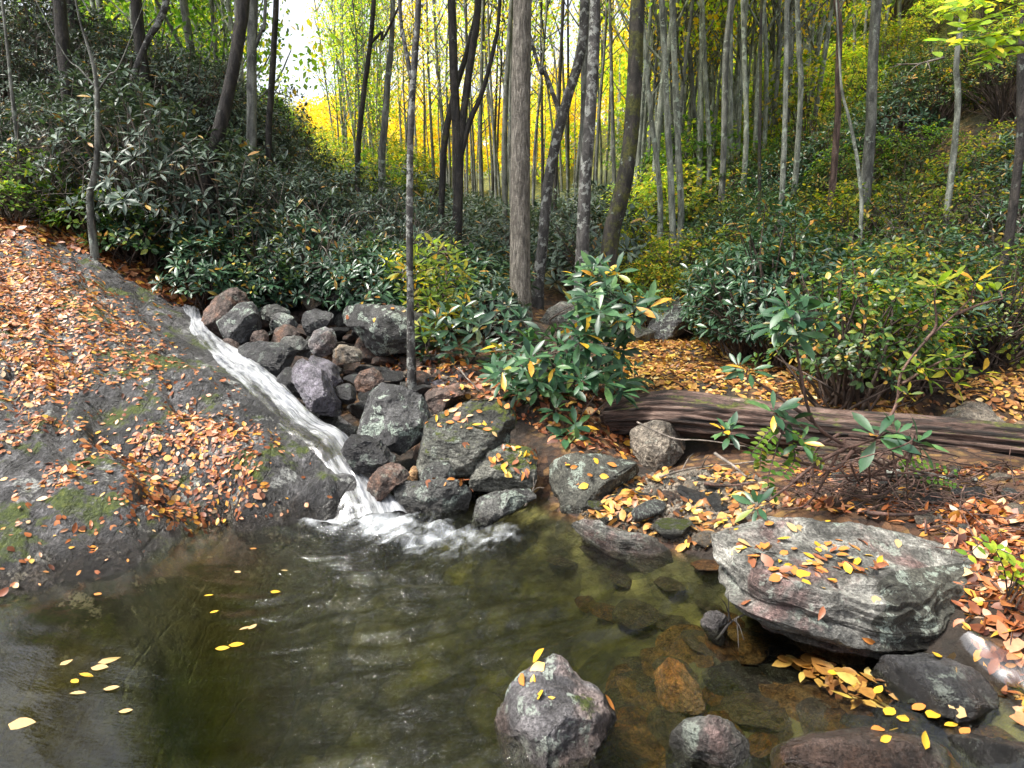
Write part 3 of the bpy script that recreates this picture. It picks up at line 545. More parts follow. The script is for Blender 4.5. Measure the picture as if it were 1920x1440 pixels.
CH = catmull(np.array([P(*q) for q in [(350,592,6.6),(400,650,5.95),(480,712,5.35),(560,790,4.85),(612,855,4.52),(655,945,4.22)]]), 40)
C = [tuple(c) for c in CTRL]
C += [(0,3,-.75),(-1,3,-.95),(-1.6,2.2,-1.1),(-.6,1.9,-.75),(-.5,2.6,-.85),(-1.2,1.6,-.9),(.1,2.1,-.36),(.6,2.35,-.19),(1.1,2.25,-.12),(1.5,1.9,-.09),(.3,3.6,-.42),(.85,3.1,-.3),(1.05,2.7,-.2),(.75,1.9,-.22),(-2.2,2.3,-.7),(-.6,3.9,-.5),
      (0,1.,-.4),(0,0,-.3),(1.6,.6,.0),(2.4,0,.2),(-2,0,-.3),(-4,-1,0),(0,-3,.3),(4,-3,.8),(-5,-4,.5),(0,-10,1),(30,-10,10),(-30,-10,10)]
C += [tuple(P(*q)) for q in [(1100,945,4.2),(1200,930,4.15),(1300,890,4.5),(1400,930,4.05),(1300,1000,3.7),(1210,980,3.88),(1250,870,4.9),(1400,880,4.5),(1500,880,4.3),(1600,960,3.5),(1700,900,3.9),(1900,900,3.7),(1900,1000,3.05),(1920,1150,2.55),(1980,1300,2.15),
     (1250,660,7.5),(1450,720,6),(1300,720,6),(1600,750,5.4),(1850,740,5.7),(1900,690,6.2),(1700,700,6.4),(1400,650,7.6),(900,705,5.9),(1000,725,5.7),(1060,825,4.95),(960,600,7.9),(1085,690,6.6),
     (960,570,9.5),(960,520,14),(960,485,18),(960,450,28),(950,400,42),(700,500,9.0),(820,520,9.2),(820,450,16)]]
C += [tuple(P(*q)-np.array([0, 0, .28])) for q in [(500,600,7.0),(600,640,6.5),(700,650,6.4),(740,700,5.8),(640,720,5.6),(760,850,4.55),(850,900,4.35),(950,880,4.45),(560,570,7.4),(700,560,7.4)]]
C += [tuple(P(*q)) for q in [(0,395,7.3),(150,440,7.4),(250,490,7.4),(330,530,7.5),(480,535,8.2),(620,540,8.4)]]
def below(px, py, Y, d): p = P(px, py, Y); return (p[0], p[1], p[2]-d)
C += [below(*q) for q in [(0,150,9,1.3),(150,0,11,1.4),(250,200,10,1.3),(330,80,12,1.4),(420,330,9.5,1.),(480,200,12,1.4),(560,290,12,1.3),(650,350,12,1.2),(720,400,12,1.),(-300,0,10,1.3),(600,430,10,1.),
     (1200,480,12,.8),(1300,430,13,1.2),(1450,340,14,1.3),(1560,230,15,1.4),(1700,100,15,1.5),(1900,0,13,1.6),(1900,300,9,1.3),(1700,350,10,1.3),(1500,480,9.5,.9),(2200,100,9,1.3),(1350,520,9.5,.8),(1700,560,7.8,.8),(1920,560,7.4,.8)]]
C += [tuple(P(*q)) for q in [(960,390,62),(850,365,85),(850,345,105),(600,355,95),(700,350,100),(1000,330,100),(1250,200,85),(1500,-20,60),(400,230,60),(200,60,40),(1800,-250,40),(640,350,40),(1200,310,40),(1350,220,30)]]
C += [(-60, 60, 26), (70, 60, 48), (-90, 130, 34), (90, 130, 50), (0, 170, 30), (-40, 20, 25), (40, 20, 28), (-110, -20, 40), (120, -20, 40)]
for p in S[len(sp)*2:]: C.append((p[0], p[1], p[2]-.3))
for p in sp: C.append((p[0], p[1]+.1, -.95))
C += [tuple(P(*q)-np.array([0, 0, .07])) for q in [(1820,1198,2.49),(1865,1230,2.41),(1910,1260,2.35),(1945,1300,2.26),(1975,1360,2.11)]]
C = np.array(C); _ter = mls_fit(C[:, :2], C[:, 2], .03)
SLABIN = [(-900,430),(0,440),(150,480),(280,530),(345,600),(420,700),(520,800),(600,890),(640,955),(430,985),(330,1030),(255,1080),(100,1110),(-900,1160)]
def H(xy):
    xy = np.asarray(xy, float); z = _ter(xy); r = np.linalg.norm(xy, axis=1)
    z = z+0
    m = (xy[:, 0] > -5.6) & (xy[:, 0] < -.85) & (xy[:, 1] > 2.3) & (xy[:, 1] < 7.2)
    if m.any():
        q = xy[m]; zs = _slab(q); a_, b_ = project(np.column_stack([q, zs])); ins = inpoly(a_, b_, SLABIN); zz = z[m]; zz[ins] = np.minimum(zz[ins], zs[ins]-.28); z[m] = zz
    return z+.03*fbm(xy*1.7, 81, 4)+.015*fbm(xy*6, 82, 3)+np.clip((r-14)/40, 0, 1)*.6*fbm(xy*.12, 83, 3)
def surf(xy):
    a = H(xy); xy = np.asarray(xy); m = (xy[:, 0] > -5.6) & (xy[:, 0] < -.85) & (xy[:, 1] > 2.2) & (xy[:, 1] < 7.4)
    if m.any(): a[m] = np.maximum(a[m], slabH(xy[m]))
    return a
def H1(x, y): return float(H(np.array([[x, y]]))[0])
tx = np.linspace(-1, 1, 380); k = 6.3; gx = 150*np.sinh(k*tx)/math.sinh(k)
ty = np.linspace(-.55, 1, 420); gy = 4+170*np.sinh(k*ty)/math.sinh(k)
GX, GY = np.meshgrid(gx, gy, indexing='ij'); XY = np.stack([GX.ravel(), GY.ravel()], 1)
tag(obj('ground', mesh('ground', np.column_stack([XY, H(XY)]), grid_faces(len(gx), len(gy)), M_GROUND)), kind='structure')
bx = np.linspace(-5.6, -.85, 330); by = np.linspace(2.25, 7.4, 340); BX, BY = np.meshgrid(bx, by, indexing='ij'); XY = np.stack([BX.ravel(), BY.ravel()], 1)
zb = slabH(XY); zt = H(XY); F = grid_faces(len(bx), len(by)); keep = ((zb-zt)[F] > -.12).any(1) & ((zb)[F] > -1.2).any(1); F = F[keep]
us, inv = np.unique(F, return_inverse=True)
tag(obj('bedrock', mesh('bedrock', np.column_stack([XY, zb])[us], inv.reshape(F.shape), M_BED)), 'broad sloping bedrock slab scattered with fallen leaves left of the cascade', kind='structure')

# ------------------------------------------------------------------ water
wx = np.linspace(-3.4, 2.7, 420); wy = np.linspace(.7, 4.75, 290); WX, WY = np.meshgrid(wx, wy, indexing='ij'); XY = np.stack([WX.ravel(), WY.ravel()], 1)
f0 = PW(655, 950)[:2]; d = XY-f0; r = np.linalg.norm(d, axis=1); th = np.arctan2(d[:, 0], 1.3-d[:, 1])
px, py = project(np.column_stack([XY, 0*r]))
calm = np.clip((px-380)/380, .05, 1)*np.clip((1450-px)/450, .12, 1)
wv = fbm(XY*1.6, 21, 3)
rip = vnoise(np.stack([r*9+wv*2, th*3.2+wv, 0*r], -1), 22)+.6*vnoise(np.stack([r*17+wv*3, th*7, 0*r], -1), 23)+.4*fbm(XY*[9, 16], 24, 3)
rip2 = np.sin(r*2*math.pi/.17+wv*7+th*2)
amp = calm*(.036*np.exp(-r/2.6)+.012)
z = amp*(rip*.75+.45*rip2*vnoise(XY*2.1, 25))
fc = catmull([[*PW(a, b)[:2], 0] for a, b in [(640,958),(680,972),(740,990),(805,1008),(865,1014),(915,1000)]], 30)
dist = np.linalg.norm(XY[:, None]-fc[None, :, :2], axis=-1); di = dist.argmin(1); dm = dist.min(1); along = di/29
foam = np.clip(1.3-dm/(.26+.05*along), 0, 1)*(.95-.66*along)+.36*np.clip(1-dm/.75, 0, 1)*(1-.4*along)
foam = np.clip(foam*(1.05+.9*fbm(XY*7, 26, 4)), 0, 1); z += foam*.025*(fbm(XY*9, 27, 4)+.35)
flow = np.column_stack([r*3, th*2.2, 0*r])
V = np.column_stack([XY, z]); n0 = len(V); F = grid_faces(len(wx), len(wy))
# closed body: skirt and flat bottom beneath the bed
nx, ny = len(wx), len(wy); ring = np.concatenate([np.arange(nx)*ny, (nx-1)*ny+np.arange(1, ny), (nx-1-np.arange(1, nx))*ny+ny-1, ny-1-np.arange(1, ny-1)])
Vb = V[ring].copy(); Vb[:, 2] = -2.2; V2 = np.concatenate([V, Vb]); m = len(ring); q = np.arange(m); q2 = (q+1) % m
Fs = np.stack([ring[q], n0+q, n0+q2, ring[q2]], 1)[:, ::-1]; pad = lambda a: np.concatenate([a, a[ring]])
cc = len(V2); V2 = np.concatenate([V2, [[-.3, 2.5, -2.2]]]); Fb = np.stack([0*q+cc, n0+q2, n0+q], 1)
pd = lambda a: np.concatenate([a, a[ring], a[:1]])
tag(obj('water', mesh('water', V2, [F, Fs, Fb], M_WATER, attrs={'foam': np.concatenate([foam, 0*foam[ring], [0]]), 'ripple': pd(calm), 'flow': pd(flow)})), 'still olive green pool with white foam under the cascade', kind='structure')
def ribbon(name, Lp, Rp, ns, nt, lift, amp, dens, label, seed):
    l = catmull(np.array([P(*q) for q in Lp]), ns); rr = catmull(np.array([P(*q) for q in Rp]), ns); t = np.linspace(0, 1, nt)
    p = l[:, None]*(1-t)[None, :, None]+rr[:, None]*t[None, :, None]; s = np.linspace(0, 1, ns)
    Ls = np.concatenate([[0], np.cumsum(np.linalg.norm(np.diff((l+rr)/2, axis=0), axis=1))])
    w = np.linalg.norm(rr-l, axis=1)
    fl = np.stack([np.broadcast_to(Ls[:, None], (ns, nt)), t[None]*w[:, None], np.zeros((ns, nt))], -1)
    b = fbm(fl*[3., 14, 1], seed, 4)*amp+fbm(fl*[9., 11, 1], seed+3, 3)*amp*.7
    prof = np.sin(math.pi*np.clip(t, .0, 1))[None]**.5
    p[..., 2] += lift*prof+b*(.3+prof*.7)-.05*(1-prof)
    D = np.array([[dens(a, bb) for bb in t] for a in s]); D = D+.22*fbm(fl*[2., 6, 1], seed+5, 3)
    return tag(obj(name, mesh(name, p.reshape(-1, 3), grid_faces(ns, nt), M_CASC, attrs={'flow': fl.reshape(-1, 3), 'foam': np.clip(D, 0, 1.2).ravel()})), label, kind='structure')
def dn(s, t):
    edge = min(1, t/.3, (1-t)/.12)
    c = .86 if s < .16 else ((.66+.24*max(0, min(1, (t-.4)/.3))) if s < .74 else .88)
    return c*(.55+.45*edge)
ribbon('cascade_water', [(326,578,6.9),(328,618,6.42),(350,668,5.88),(410,722,5.3),(465,775,4.92),(515,825,4.6),(560,862,4.44),(588,908,4.3),(612,945,4.17),(626,990,4.03)],
       [(375,576,7.0),(394,614,6.5),(448,648,6.1),(508,690,5.6),(555,735,5.25),(602,778,4.95),(655,806,4.78),(690,855,4.6),(722,900,4.42),(770,955,4.14)], 260, 60, .03, .02, dn, 'white cascade sliding down the bedrock slab into the pool', 41)
ribbon('side_stream_water', [(1790,1200,2.495),(1830,1235,2.41),(1870,1270,2.335),(1900,1310,2.236),(1930,1370,2.09)], [(1850,1195,2.48),(1900,1225,2.416),(1950,1250,2.37),(1990,1290,2.28),(2020,1350,2.13)], 70, 24, .03, .02, lambda s, t: (.5+.25*s)*min(1, t/.3, (1-t)/.3), 'small side stream trickling past the huge boulder at the right edge', 47)

# ------------------------------------------------------------------ fallen log
def make_log():
    mb = empty('fallen_log'); tag(mb, 'rotten reddish brown fallen log with mossy patches lying across the right bank', 'log')
    def body(pts, rads, seed, sides=90):
        ax = catmull(np.array([P(*q) for q in pts]), 220); rd = np.interp(np.linspace(0, 1, 220), np.linspace(0, 1, len(rads)), rads)
        t = unit(np.gradient(ax, axis=0)); up = np.array([0, 0, 1.]); a = unit(np.cross(t, up)); b = np.cross(a, t); ph = np.linspace(0, 2*math.pi, sides, endpoint=False)
        Ls = np.concatenate([[0], np.cumsum(np.linalg.norm(np.diff(ax, axis=0), axis=1))])
        c3 = np.stack([Ls[:, None]*.7+0*ph, np.cos(ph)[None]*1.6+0*Ls[:, None], np.sin(ph)[None]*1.6+0*Ls[:, None]], -1)
        r_ = rd[:, None]*(1+.2*fbm(c3*[1, 1.2, 1.2], seed, 3)-.3*np.abs(vnoise(c3*[1., 3.2, 3.2], seed+3))-.24*np.abs(vnoise(c3*[1.6, 7, 7], seed+5))-.12*np.abs(vnoise(c3*[2.5, 16, 16], seed+6))+.14)
        fall = np.clip(np.minimum(Ls, Ls[-1]-Ls)/.05, .55, 1)[:, None]; r_ = r_*fall
        V = ax[:, None]+r_[..., None]*(np.cos(ph)[None, :, None]*a[:, None]+np.sin(ph)[None, :, None]*b[:, None]*.92)
        i = np.arange(219)[:, None]*sides; j = np.arange(sides)[None]; k2 = (j+1) % sides; F = np.stack([i+j, i+k2, i+sides+k2, i+sides+j], -1).reshape(-1, 4)
        V = np.concatenate([V.reshape(-1, 3), ax[:1], ax[-1:]]); at = np.concatenate([(c3/[.7, 1.6, 1.6]*[1, .15, .15]).reshape(-1, 3), [[0, 0, 0], [1, 0, 0]]])
        jj = np.arange(sides); kk = (jj+1) % sides; c0 = 220*sides
        return V, [F, np.concatenate([np.stack([0*jj+c0, kk, jj], -1), np.stack([0*jj+c0+1, 219*sides+jj, 219*sides+kk], -1)])], at
    o = P(1500, 850, 4.7); mb.location = tuple(o)
    V, F, at = body([(1130,782,5.35),(1250,775,5.15),(1400,790,4.95),(1550,806,4.75),(1750,820,4.5),(2000,845,4.2)], [.15, .19, .175, .155, .15, .16], 5)
    obj('trunk', mesh('log_trunk', V-o, F, M_LOG, attrs={'along': at}), mb)
    V, F, at = body([(1480,838,4.75),(1600,850,4.55),(1760,872,4.3),(1920,898,4.05),(2000,905,3.95)], [.05, .075, .08, .075, .08], 9, 60)
    obj('split_slab', mesh('log_slab', V-o, F, M_LOG, attrs={'along': at}), mb)
    return mb
make_log()
# ------------------------------------------------------------------ sticks
def stick(label, pts, r, m='palet', name='branch', grp=None, fork=()):
    mb = MB(); c = catmull(np.array([P(*q) for q in pts]), 26); c = c+.012*np.stack([fbm(c*5+k_, 90+k_, 2) for k_ in (1, 2, 3)], 1)
    mb.add(tube(c, np.linspace(r, r*.5, 26), 7, .15))
    for (i0, px_, py_, Y_) in fork:
        e = P(px_, py_, Y_); mid = (c[i0]+e)/2+np.array([0, 0, .02]); mb.add(tube(catmull([c[i0], mid, e], 10), np.linspace(r*.6, r*.25, 10), 5))
    V, F = mb.get(); Vl, b = centred(V)
    return tag(obj(name, mesh(name, Vl, F, B[m]), None, b), label, 'branch', grp)
stick('thin pale stick arching below the fallen log', [(1195,792,4.75),(1235,810,4.6),(1270,825,4.5),(1310,827,4.45),(1400,838,4.4)], .008)
stick('straight grey stick slanting over the stones under the log', [(1340,850,4.3),(1370,870,4.15),(1398,892,4.0)], .012)
stick('long grey stick lying flat under the log', [(1235,892,4.4),(1280,880,4.45),(1340,872,4.5),(1450,862,4.5)], .009, fork=((8, 1300, 850, 4.5), (14, 1330, 855, 4.4)))
stick('reddish stick lying on the gravel bar', [(1320,907,4.2),(1370,908,4.15),(1420,905,4.1)], .012, 'root')
stick('dark stick lying among leaves behind the huge boulder', [(1620,960,3.4),(1700,965,3.35),(1780,955,3.4)], .012, 'root')
stick('lichen grey branch lying below the split log', [(1660,885,3.95),(1740,893,3.85),(1830,910,3.75),(1960,915,3.7)], .03, 'grey', fork=((12, 1800, 880, 3.8), (16, 1830, 900, 3.6)))
stick('pale twig leaning on the mossy boulder by the pool', [(985,950,4.2),(1000,920,4.25),(1008,900,4.3)], .006, fork=((10, 1020, 915, 4.2), (16, 1000, 895, 4.3)))
stick('little dark twig cluster caught beside the small pale rock', [(1345,1200,2.7),(1375,1165,2.72),(1400,1150,2.75)], .006, 'dark', fork=((12, 1350, 1120, 2.7), (14, 1395, 1200, 2.6), (16, 1385, 1215, 2.6), (10, 1365, 1110, 2.75)))
stick('pale fallen stick between the small stones of the scree', [(860,690,5.9),(880,715,5.7),(900,735,5.6)], .009)
stick('white bare dead branch high on the right slope', [(1770,108,7.6),(1720,120,7.8),(1680,120,7.9)], .012, 'palet', fork=((10, 1700, 140, 7.7), (14, 1665, 128, 7.9), (8, 1745, 135, 7.6)))
# ------------------------------------------------------------------ loose stones
def ico(lev):
    t = (1+5**.5)/2; V = unit(np.array([(-1,t,0),(1,t,0),(-1,-t,0),(1,-t,0),(0,-1,t),(0,1,t),(0,-1,-t),(0,1,-t),(t,0,-1),(t,0,1),(-t,0,-1),(-t,0,1)], float))
    F = np.array([(0,11,5),(0,5,1),(0,1,7),(0,7,10),(0,10,11),(1,5,9),(5,11,4),(11,10,2),(10,7,6),(7,1,8),(3,9,4),(3,4,2),(3,2,6),(3,6,8),(3,8,9),(4,9,5),(2,4,11),(6,2,10),(8,6,7),(9,8,1)])
    for _ in range(lev): V, F = subdivide(V, F); V = unit(V)
    return V, F
ICO3 = ico(3)
def stone_shape(seed, flat=.55, cuts=9):
    rs = np.random.default_rng(seed); V, F = ICO3; V = V.copy()
    for _ in range(cuts):
        n = unit(rs.normal(size=3)); d = rs.uniform(.5, .85); s = V@n; V = V-np.where(s > d, s-d, 0)[:, None]*n
    V = smooth(V, F, .4, 1); V = V*[1, rs.uniform(.6, .9), flat*rs.uniform(.7, 1.2)]; V = V+vnormals(V, F)*(.07*fbm(V*2.5+seed, seed, 4))[:, None]
    return V, F
STONE = {}
for m in ('grey', 'brown', 'tan', 'dark', 'rust', 'mossy', 'lichen', 'purple', 'amber'):
    STONE[m] = [mesh('stone', *stone_shape(hash(m) % 97+k_*17 if False else sum(map(ord, m))+k_*17), R[m]) for k_ in range(3)]
def put_stone(x, y, z, s, m, label, grp, rs, name='stone', tiltmax=.5, flat=1.):
    o = obj(name, STONE[m][rs.integers(3)], None, (x, y, z)); o.scale = (s, s*rs.uniform(.8, 1.2), s*flat*rs.uniform(.8, 1.3)); o.rotation_euler = (rs.normal(0, tiltmax*.5), rs.normal(0, tiltmax*.5), rs.uniform(0, 6.28))
    return tag(o, label, 'stone', grp)
def scatter_zone(poly, n, box, rs, spacing=0, f=surf, lift=0., prob=None):
    out = []; tries = 0
    while sum(map(len, out)) < n and tries < 40:
        tries += 1; q = np.column_stack([rs.uniform(box[0], box[1], 6000), rs.uniform(box[2], box[3], 6000)]); z = f(q)+lift
        a, b = project(np.column_stack([q, z])); k_ = inpoly(a, b, poly)
        if prob is not None: k_ &= rs.random(len(q)) < prob(q)
        out.append(np.column_stack([q, z])[k_])
    p = np.concatenate(out)
    if spacing:
        kept = []
        for w_ in p:
            if all((w_[0]-a[0])**2+(w_[1]-a[1])**2 > spacing**2 for a in kept): kept.append(w_)
            if len(kept) >= n: break
        p = np.array(kept).reshape(-1, 3)
    return p[:n]
rs = np.random.default_rng(3)
SCREE = [(650,665),(700,655),(760,655),(860,680),(900,700),(860,715),(800,735),(760,728),(720,700),(690,690),(650,700)]
for p in scatter_zone(SCREE, 75, (-1.8, -.2, 5, 7), rs, .085): put_stone(*(p+[0, 0, .0]), rs.uniform(.05, .12), rs.choice(['brown', 'grey', 'tan', 'brown', 'purple', 'dark']), 'small angular stone in the scree heap around the thin forked tree', 'scree stones around the thin forked tree', rs)
FILL = [(400,560),(560,545),(800,560),(820,640),(800,740),(870,840),(1000,930),(860,960),(720,930),(650,830),(520,690),(400,630)]
for p in scatter_zone(FILL, 85, (-3.5, .3, 4.1, 8), rs, .19): put_stone(*(p+[0, 0, .07]), rs.uniform(.1, .24), rs.choice(['dark', 'grey', 'brown', 'dark', 'dark']), 'dark filler stone jammed in the gaps of the boulder pile', 'stones jammed between the cascade boulders', rs)
BAR = [(1090,915),(1180,895),(1300,880),(1420,890),(1470,950),(1400,975),(1340,1010),(1330,1040),(1200,1000),(1120,985),(1080,960)]
for p in scatter_zone(BAR, 60, (.3, 1.8, 3.4, 5), rs, .075): put_stone(*p, rs.uniform(.025, .06), rs.choice(['grey', 'tan', 'dark', 'brown', 'lichen']), 'fist sized loose stone on the leafy gravel bar', 'loose stones on the gravel bar', rs)
for (a, b, s, m, lb) in [(1290,905,.10,'tan','brown angular stone tilted up on the back of the gravel bar'),(1225,930,.09,'tan','pale upright stone in the middle of the gravel bar'),(1215,970,.16,'lichen','flat white stone with moss on the gravel bar'),(1345,965,.11,'dark','dark slate stone standing behind the layered boulder'),(1300,950,.12,'dark','black flat stone on the gravel bar'),(1265,1000,.14,'mossy','flat mossy stone near the rock shelf'),(1255,945,.08,'brown','brown stone beside the pale upright stone'),(1130,970,.07,'lichen','small pale stone at the gravel bar tip'),(1325,1020,.09,'tan','pale stone against the end of the layered boulder'),(1205,940,.07,'dark','dark stone left of the pale upright stone'),(1370,925,.08,'tan','light stone below the reddish stick'),(1340,920,.08,'dark','dark green stone below the reddish stick'),
                         (1120,945,.10,'mossy','mossy stone at the water edge of the gravel bar'),(1180,965,.06,'mossy','little mossy stone on the gravel bar')]:
    y_ = float(Ypile(b+8)); p = P(a, b, y_); put_stone(p[0], p[1], float(surf(p[None, :2])[0])+s*.15, s, m, lb, None, rs)
RB = [(1560,850),(1920,900),(1920,1010),(1700,990),(1560,960)]
for p in scatter_zone(RB, 22, (1.4, 3.2, 2.8, 5), rs, .14): put_stone(*p, rs.uniform(.04, .1), rs.choice(['grey', 'tan', 'dark']), 'grey stone half buried in litter behind the huge boulder', 'stones in the litter behind the huge boulder', rs)
UW = [(1160,1180),(1400,1180),(1640,1250),(1900,1380),(1900,1440),(1160,1440)]
for p in scatter_zone(UW, 100, (.2, 2.2, 1.5, 2.9), rs, .085, H): put_stone(*(p+[0, 0, .0]), rs.uniform(.07, .17), rs.choice(['amber', 'tan', 'amber', 'rust', 'tan', 'grey']), 'flat brown stone lying under shallow clear water', 'stones under the shallow water', rs, tiltmax=.25, flat=.4)
UW3 = [(1050,1030),(1340,1060),(1380,1180),(1150,1180),(1040,1100)]
for p in scatter_zone(UW3, 14, (.2, 1.4, 2.5, 4), rs, .16, H): put_stone(*(p+[0, 0, .02]), rs.uniform(.1, .2), rs.choice(['tan', 'rust', 'tan']), 'pale sunken stone in the clear water below the rock shelf', 'sunken stones below the rock shelf', rs, tiltmax=.2, flat=.4)
# pebbles nobody could count
gr = scatter_zone(BAR, 2600, (.3, 1.8, 3.4, 5.2), rs); V, F = ico(1); mb = MB()
for p in gr: mb.add((V*rs.uniform(.5, 1.1, 3)*rs.uniform(.008, .022)+p, F))
Vv, Ff = mb.get(); tag(obj('gravel', mesh('gravel', Vv, Ff, R['tan'], False)), 'small mixed gravel of the bar beside the pool', kind='stuff')
gr = scatter_zone(SCREE+[], 1500, (-1.8, -.2, 5, 7), rs); mb = MB()
for p in gr: mb.add((V*rs.uniform(.5, 1.1, 3)*rs.uniform(.012, .035)+p, F))
Vv, Ff = mb.get(); tag(obj('gravel', mesh('gravel', Vv, Ff, R['brown'], False)), 'brown rubble between the scree stones', kind='stuff')

# ------------------------------------------------------------------ leaf litter (uncountable) and single leaves
def litter(label, p, nrm, size, m, rs, lift=.006, flat=.22, name='leaf_litter'):
    mb = MB(); kind = rs.integers(0, 4, len(p))
    for k_ in range(4):
        s = kind == k_; n = s.sum()
        if not n: continue
        nn = unit(nrm[s]+rs.normal(0, 1, (n, 3))*np.where(rs.random((n, 1)) < .12, flat*3.5, flat)); d = np.cross(nn, unit(rs.normal(size=(n, 3))))
        mb.add(place(LITTER[k_], p[s]+nn*(lift+rs.uniform(0, lift*1.5, n))[:, None], d, nn, np.clip(np.exp(rs.normal(math.log((size[0]+size[1])/2), .32, n)), size[0]*.6, size[1]*1.25), rs.uniform(.6, 1.35, n)))
    V, F = mb.get(); return tag(obj(name, mesh(name, V, F, L[m])), label, kind='stuff')
def sn(p, f=surf, e=.03):
    q = p[:, :2]; gx_ = (f(q+[e, 0])-f(q-[e, 0]))/(2*e); gy_ = (f(q+[0, e])-f(q-[0, e]))/(2*e)
    return unit(np.column_stack([-gx_, -gy_, np.ones(len(q))]))
rs = np.random.default_rng(11)
SLAB = [(-60,400),(0,400),(150,440),(280,500),(345,560),(330,600),(420,700),(520,800),(600,890),(640,960),(430,978),(330,1012),(255,1062),(100,1100),(-60,1150)]
def sprob(q):
    a, b = project(np.column_stack([q, surf(q)])); n = fbm(q*1.5+4, 31, 4)+.55*fbm(q*4.5, 33, 3)
    far = np.clip((760-b)/200, 0, 1); edge = np.clip((((a-330)*.9-(b-600))+40)/-130, 0.03, 1)
    low = np.clip((b-760)/180, 0, 1); return np.clip(.05+1.6*np.clip(n+.04-.16*low, 0, 1)+.6*far, 0, 1)*edge
p = scatter_zone(SLAB, 8800, (-5.5, -.9, 2.7, 8.0), rs, prob=sprob); litter('orange brown and pinkish fallen leaves spread over the bedrock slab', p, sn(p), (.021, .052), 'litter', rs, flat=.12, lift=.003)
p = scatter_zone([(-60,395),(0,395),(200,450),(330,520),(520,540),(720,545),(720,575),(540,560),(380,575),(330,575),(150,470),(0,440)], 2600, (-6, -1, 6, 9.5), rs); litter('orange leaf litter at the foot of the left thicket', p, sn(p), (.045, .085), 'litter', rs)
p = scatter_zone([(1140,600),(1330,620),(1560,690),(1740,730),(1920,690),(1920,830),(1740,800),(1540,790),(1390,755),(1200,740),(1160,730)], 7000, (.8, 6, 4.6, 9.5), rs, prob=lambda q: np.clip(.75+.9*fbm(q*1.6, 35, 3), .1, 1)); litter('golden tan leaf carpet on the terrace behind the log', p, sn(p), (.04, .08), 'gold', rs)
p = scatter_zone(BAR, 420, (.3, 1.8, 3.4, 5.2), rs, prob=lambda q: np.clip(.4+1.5*fbm(q*4, 36, 3), 0, 1)); litter('golden leaves among the stones of the gravel bar', p+[0, 0, .02], sn(p), (.045, .075), 'gold', rs, flat=.35)
p = scatter_zone([(1480,880),(1920,880),(1960,1420),(1860,1200),(1860,1080),(1720,990),(1480,950)], 1100, (1.2, 3.4, 1.9, 4.6), rs, prob=lambda q: np.clip(.35+1.2*fbm(q*2.5, 39, 3), .05, 1)); litter('brown and yellow leaves on the right bank behind the huge boulder', p, sn(p), (.035, .065), 'litter', rs, flat=.45)
p = scatter_zone([(1020,720),(1180,740),(1200,860),(1100,850),(900,760),(800,740),(870,700)], 700, (-.9, 1.2, 4.3, 6.3), rs); litter('leaves beneath the central rhododendron', p, sn(p), (.05, .08), 'litter', rs, flat=.4)
p = scatter_zone(SCREE, 420, (-1.8, -.2, 5, 7), rs); litter('leaves caught among the scree stones', p+[0, 0, .05], sn(p), (.045, .07), 'litter', rs, flat=.4)
p = scatter_zone([(1420,1230),(1620,1290),(1800,1370),(1900,1420),(1800,1440),(1560,1320)], 80, (.8, 2.2, 1.7, 2.7), rs, f=H, prob=lambda q: np.clip(.2+2*fbm(q*5, 37, 3), 0, 1)); p[:, 2] = np.minimum(-.01, p[:, 2]+.05); litter('sunken yellow leaves drifting in the shallow water', p, np.tile([0, 0, 1.], (len(p), 1)), (.05, .08), 'gold', rs, flat=.25)
p = scatter_zone([(1760,1010),(1960,1000),(1990,1400),(1900,1330),(1830,1230),(1800,1150)], 520, (1.4, 2.6, 1.7, 3.2), rs); litter('wet brown leaves on the muddy bank at the right edge', p, sn(p), (.04, .07), 'litter', rs, flat=.45)
def on_rock(V, F, n, rs, cx=None, cy=None, rad=None, nzmin=.45):
    A = V[F]; fn = np.cross(A[:, 1]-A[:, 0], A[:, 2]-A[:, 0]); ar = np.linalg.norm(fn, axis=1)/2; nn = unit(fn); c = A.mean(1); w = ar*(nn[:, 2] > nzmin)
    if cx is not None:
        a, b = project(c); w = w*(np.hypot((a-cx), (b-cy)*1.6) < rad)
    if w.sum() <= 0: return np.zeros((0, 3)), np.zeros((0, 3))
    i = rs.choice(len(F), n, p=w/w.sum()); return c[i], nn[i]
LEAF_COL = {'yellow': (.48, .28, .02), 'orange': (.4, .15, .03), 'brown': (.2, .07, .03), 'pale': (.4, .27, .12)}
LM = {}
for k_, c_ in LEAF_COL.items():
    g = G(k_+'_leaf'); v = coords(g); col = g.mix(.8, c_, g.ramp(g.noise(v, 30, 4, .6), [(.3, .5), (.5, 1.), (.7, 1.35)]), 'MULTIPLY')
    LM[k_] = [mesh('fallen_leaf', T[0], T[1], g.end(g.n('BsdfPrincipled', {'Base Color': col, 'Roughness': .45}))) if i == 0 else None for i, T in enumerate(LITTER)]
    mm_ = LM[k_][0].materials[0]
    for i in range(1, 4): LM[k_][i] = mesh('fallen_leaf', LITTER[i][0], LITTER[i][1], mm_)
def leaf(p, n, s, col, label, grp, rs, yaw=None, zf=1.):
    n = unit(n); d = unit(np.cross(n, unit(rs.normal(size=3)))) if yaw is None else unit(np.array([math.cos(yaw), math.sin(yaw), 0])-n*(n@np.array([math.cos(yaw), math.sin(yaw), 0])))
    y = np.cross(n, d); n = n*zf; M = Matrix(((d[0]*s, y[0]*s, n[0]*s, p[0]), (d[1]*s, y[1]*s, n[1]*s, p[1]), (d[2]*s, y[2]*s, n[2]*s, p[2]), (0, 0, 0, 1)))
    o = bpy.data.objects.new('fallen_leaf', LM[col][rs.integers(4)]); o.matrix_world = M; link(o); return tag(o, label, 'leaf', grp)
rs = np.random.default_rng(17)
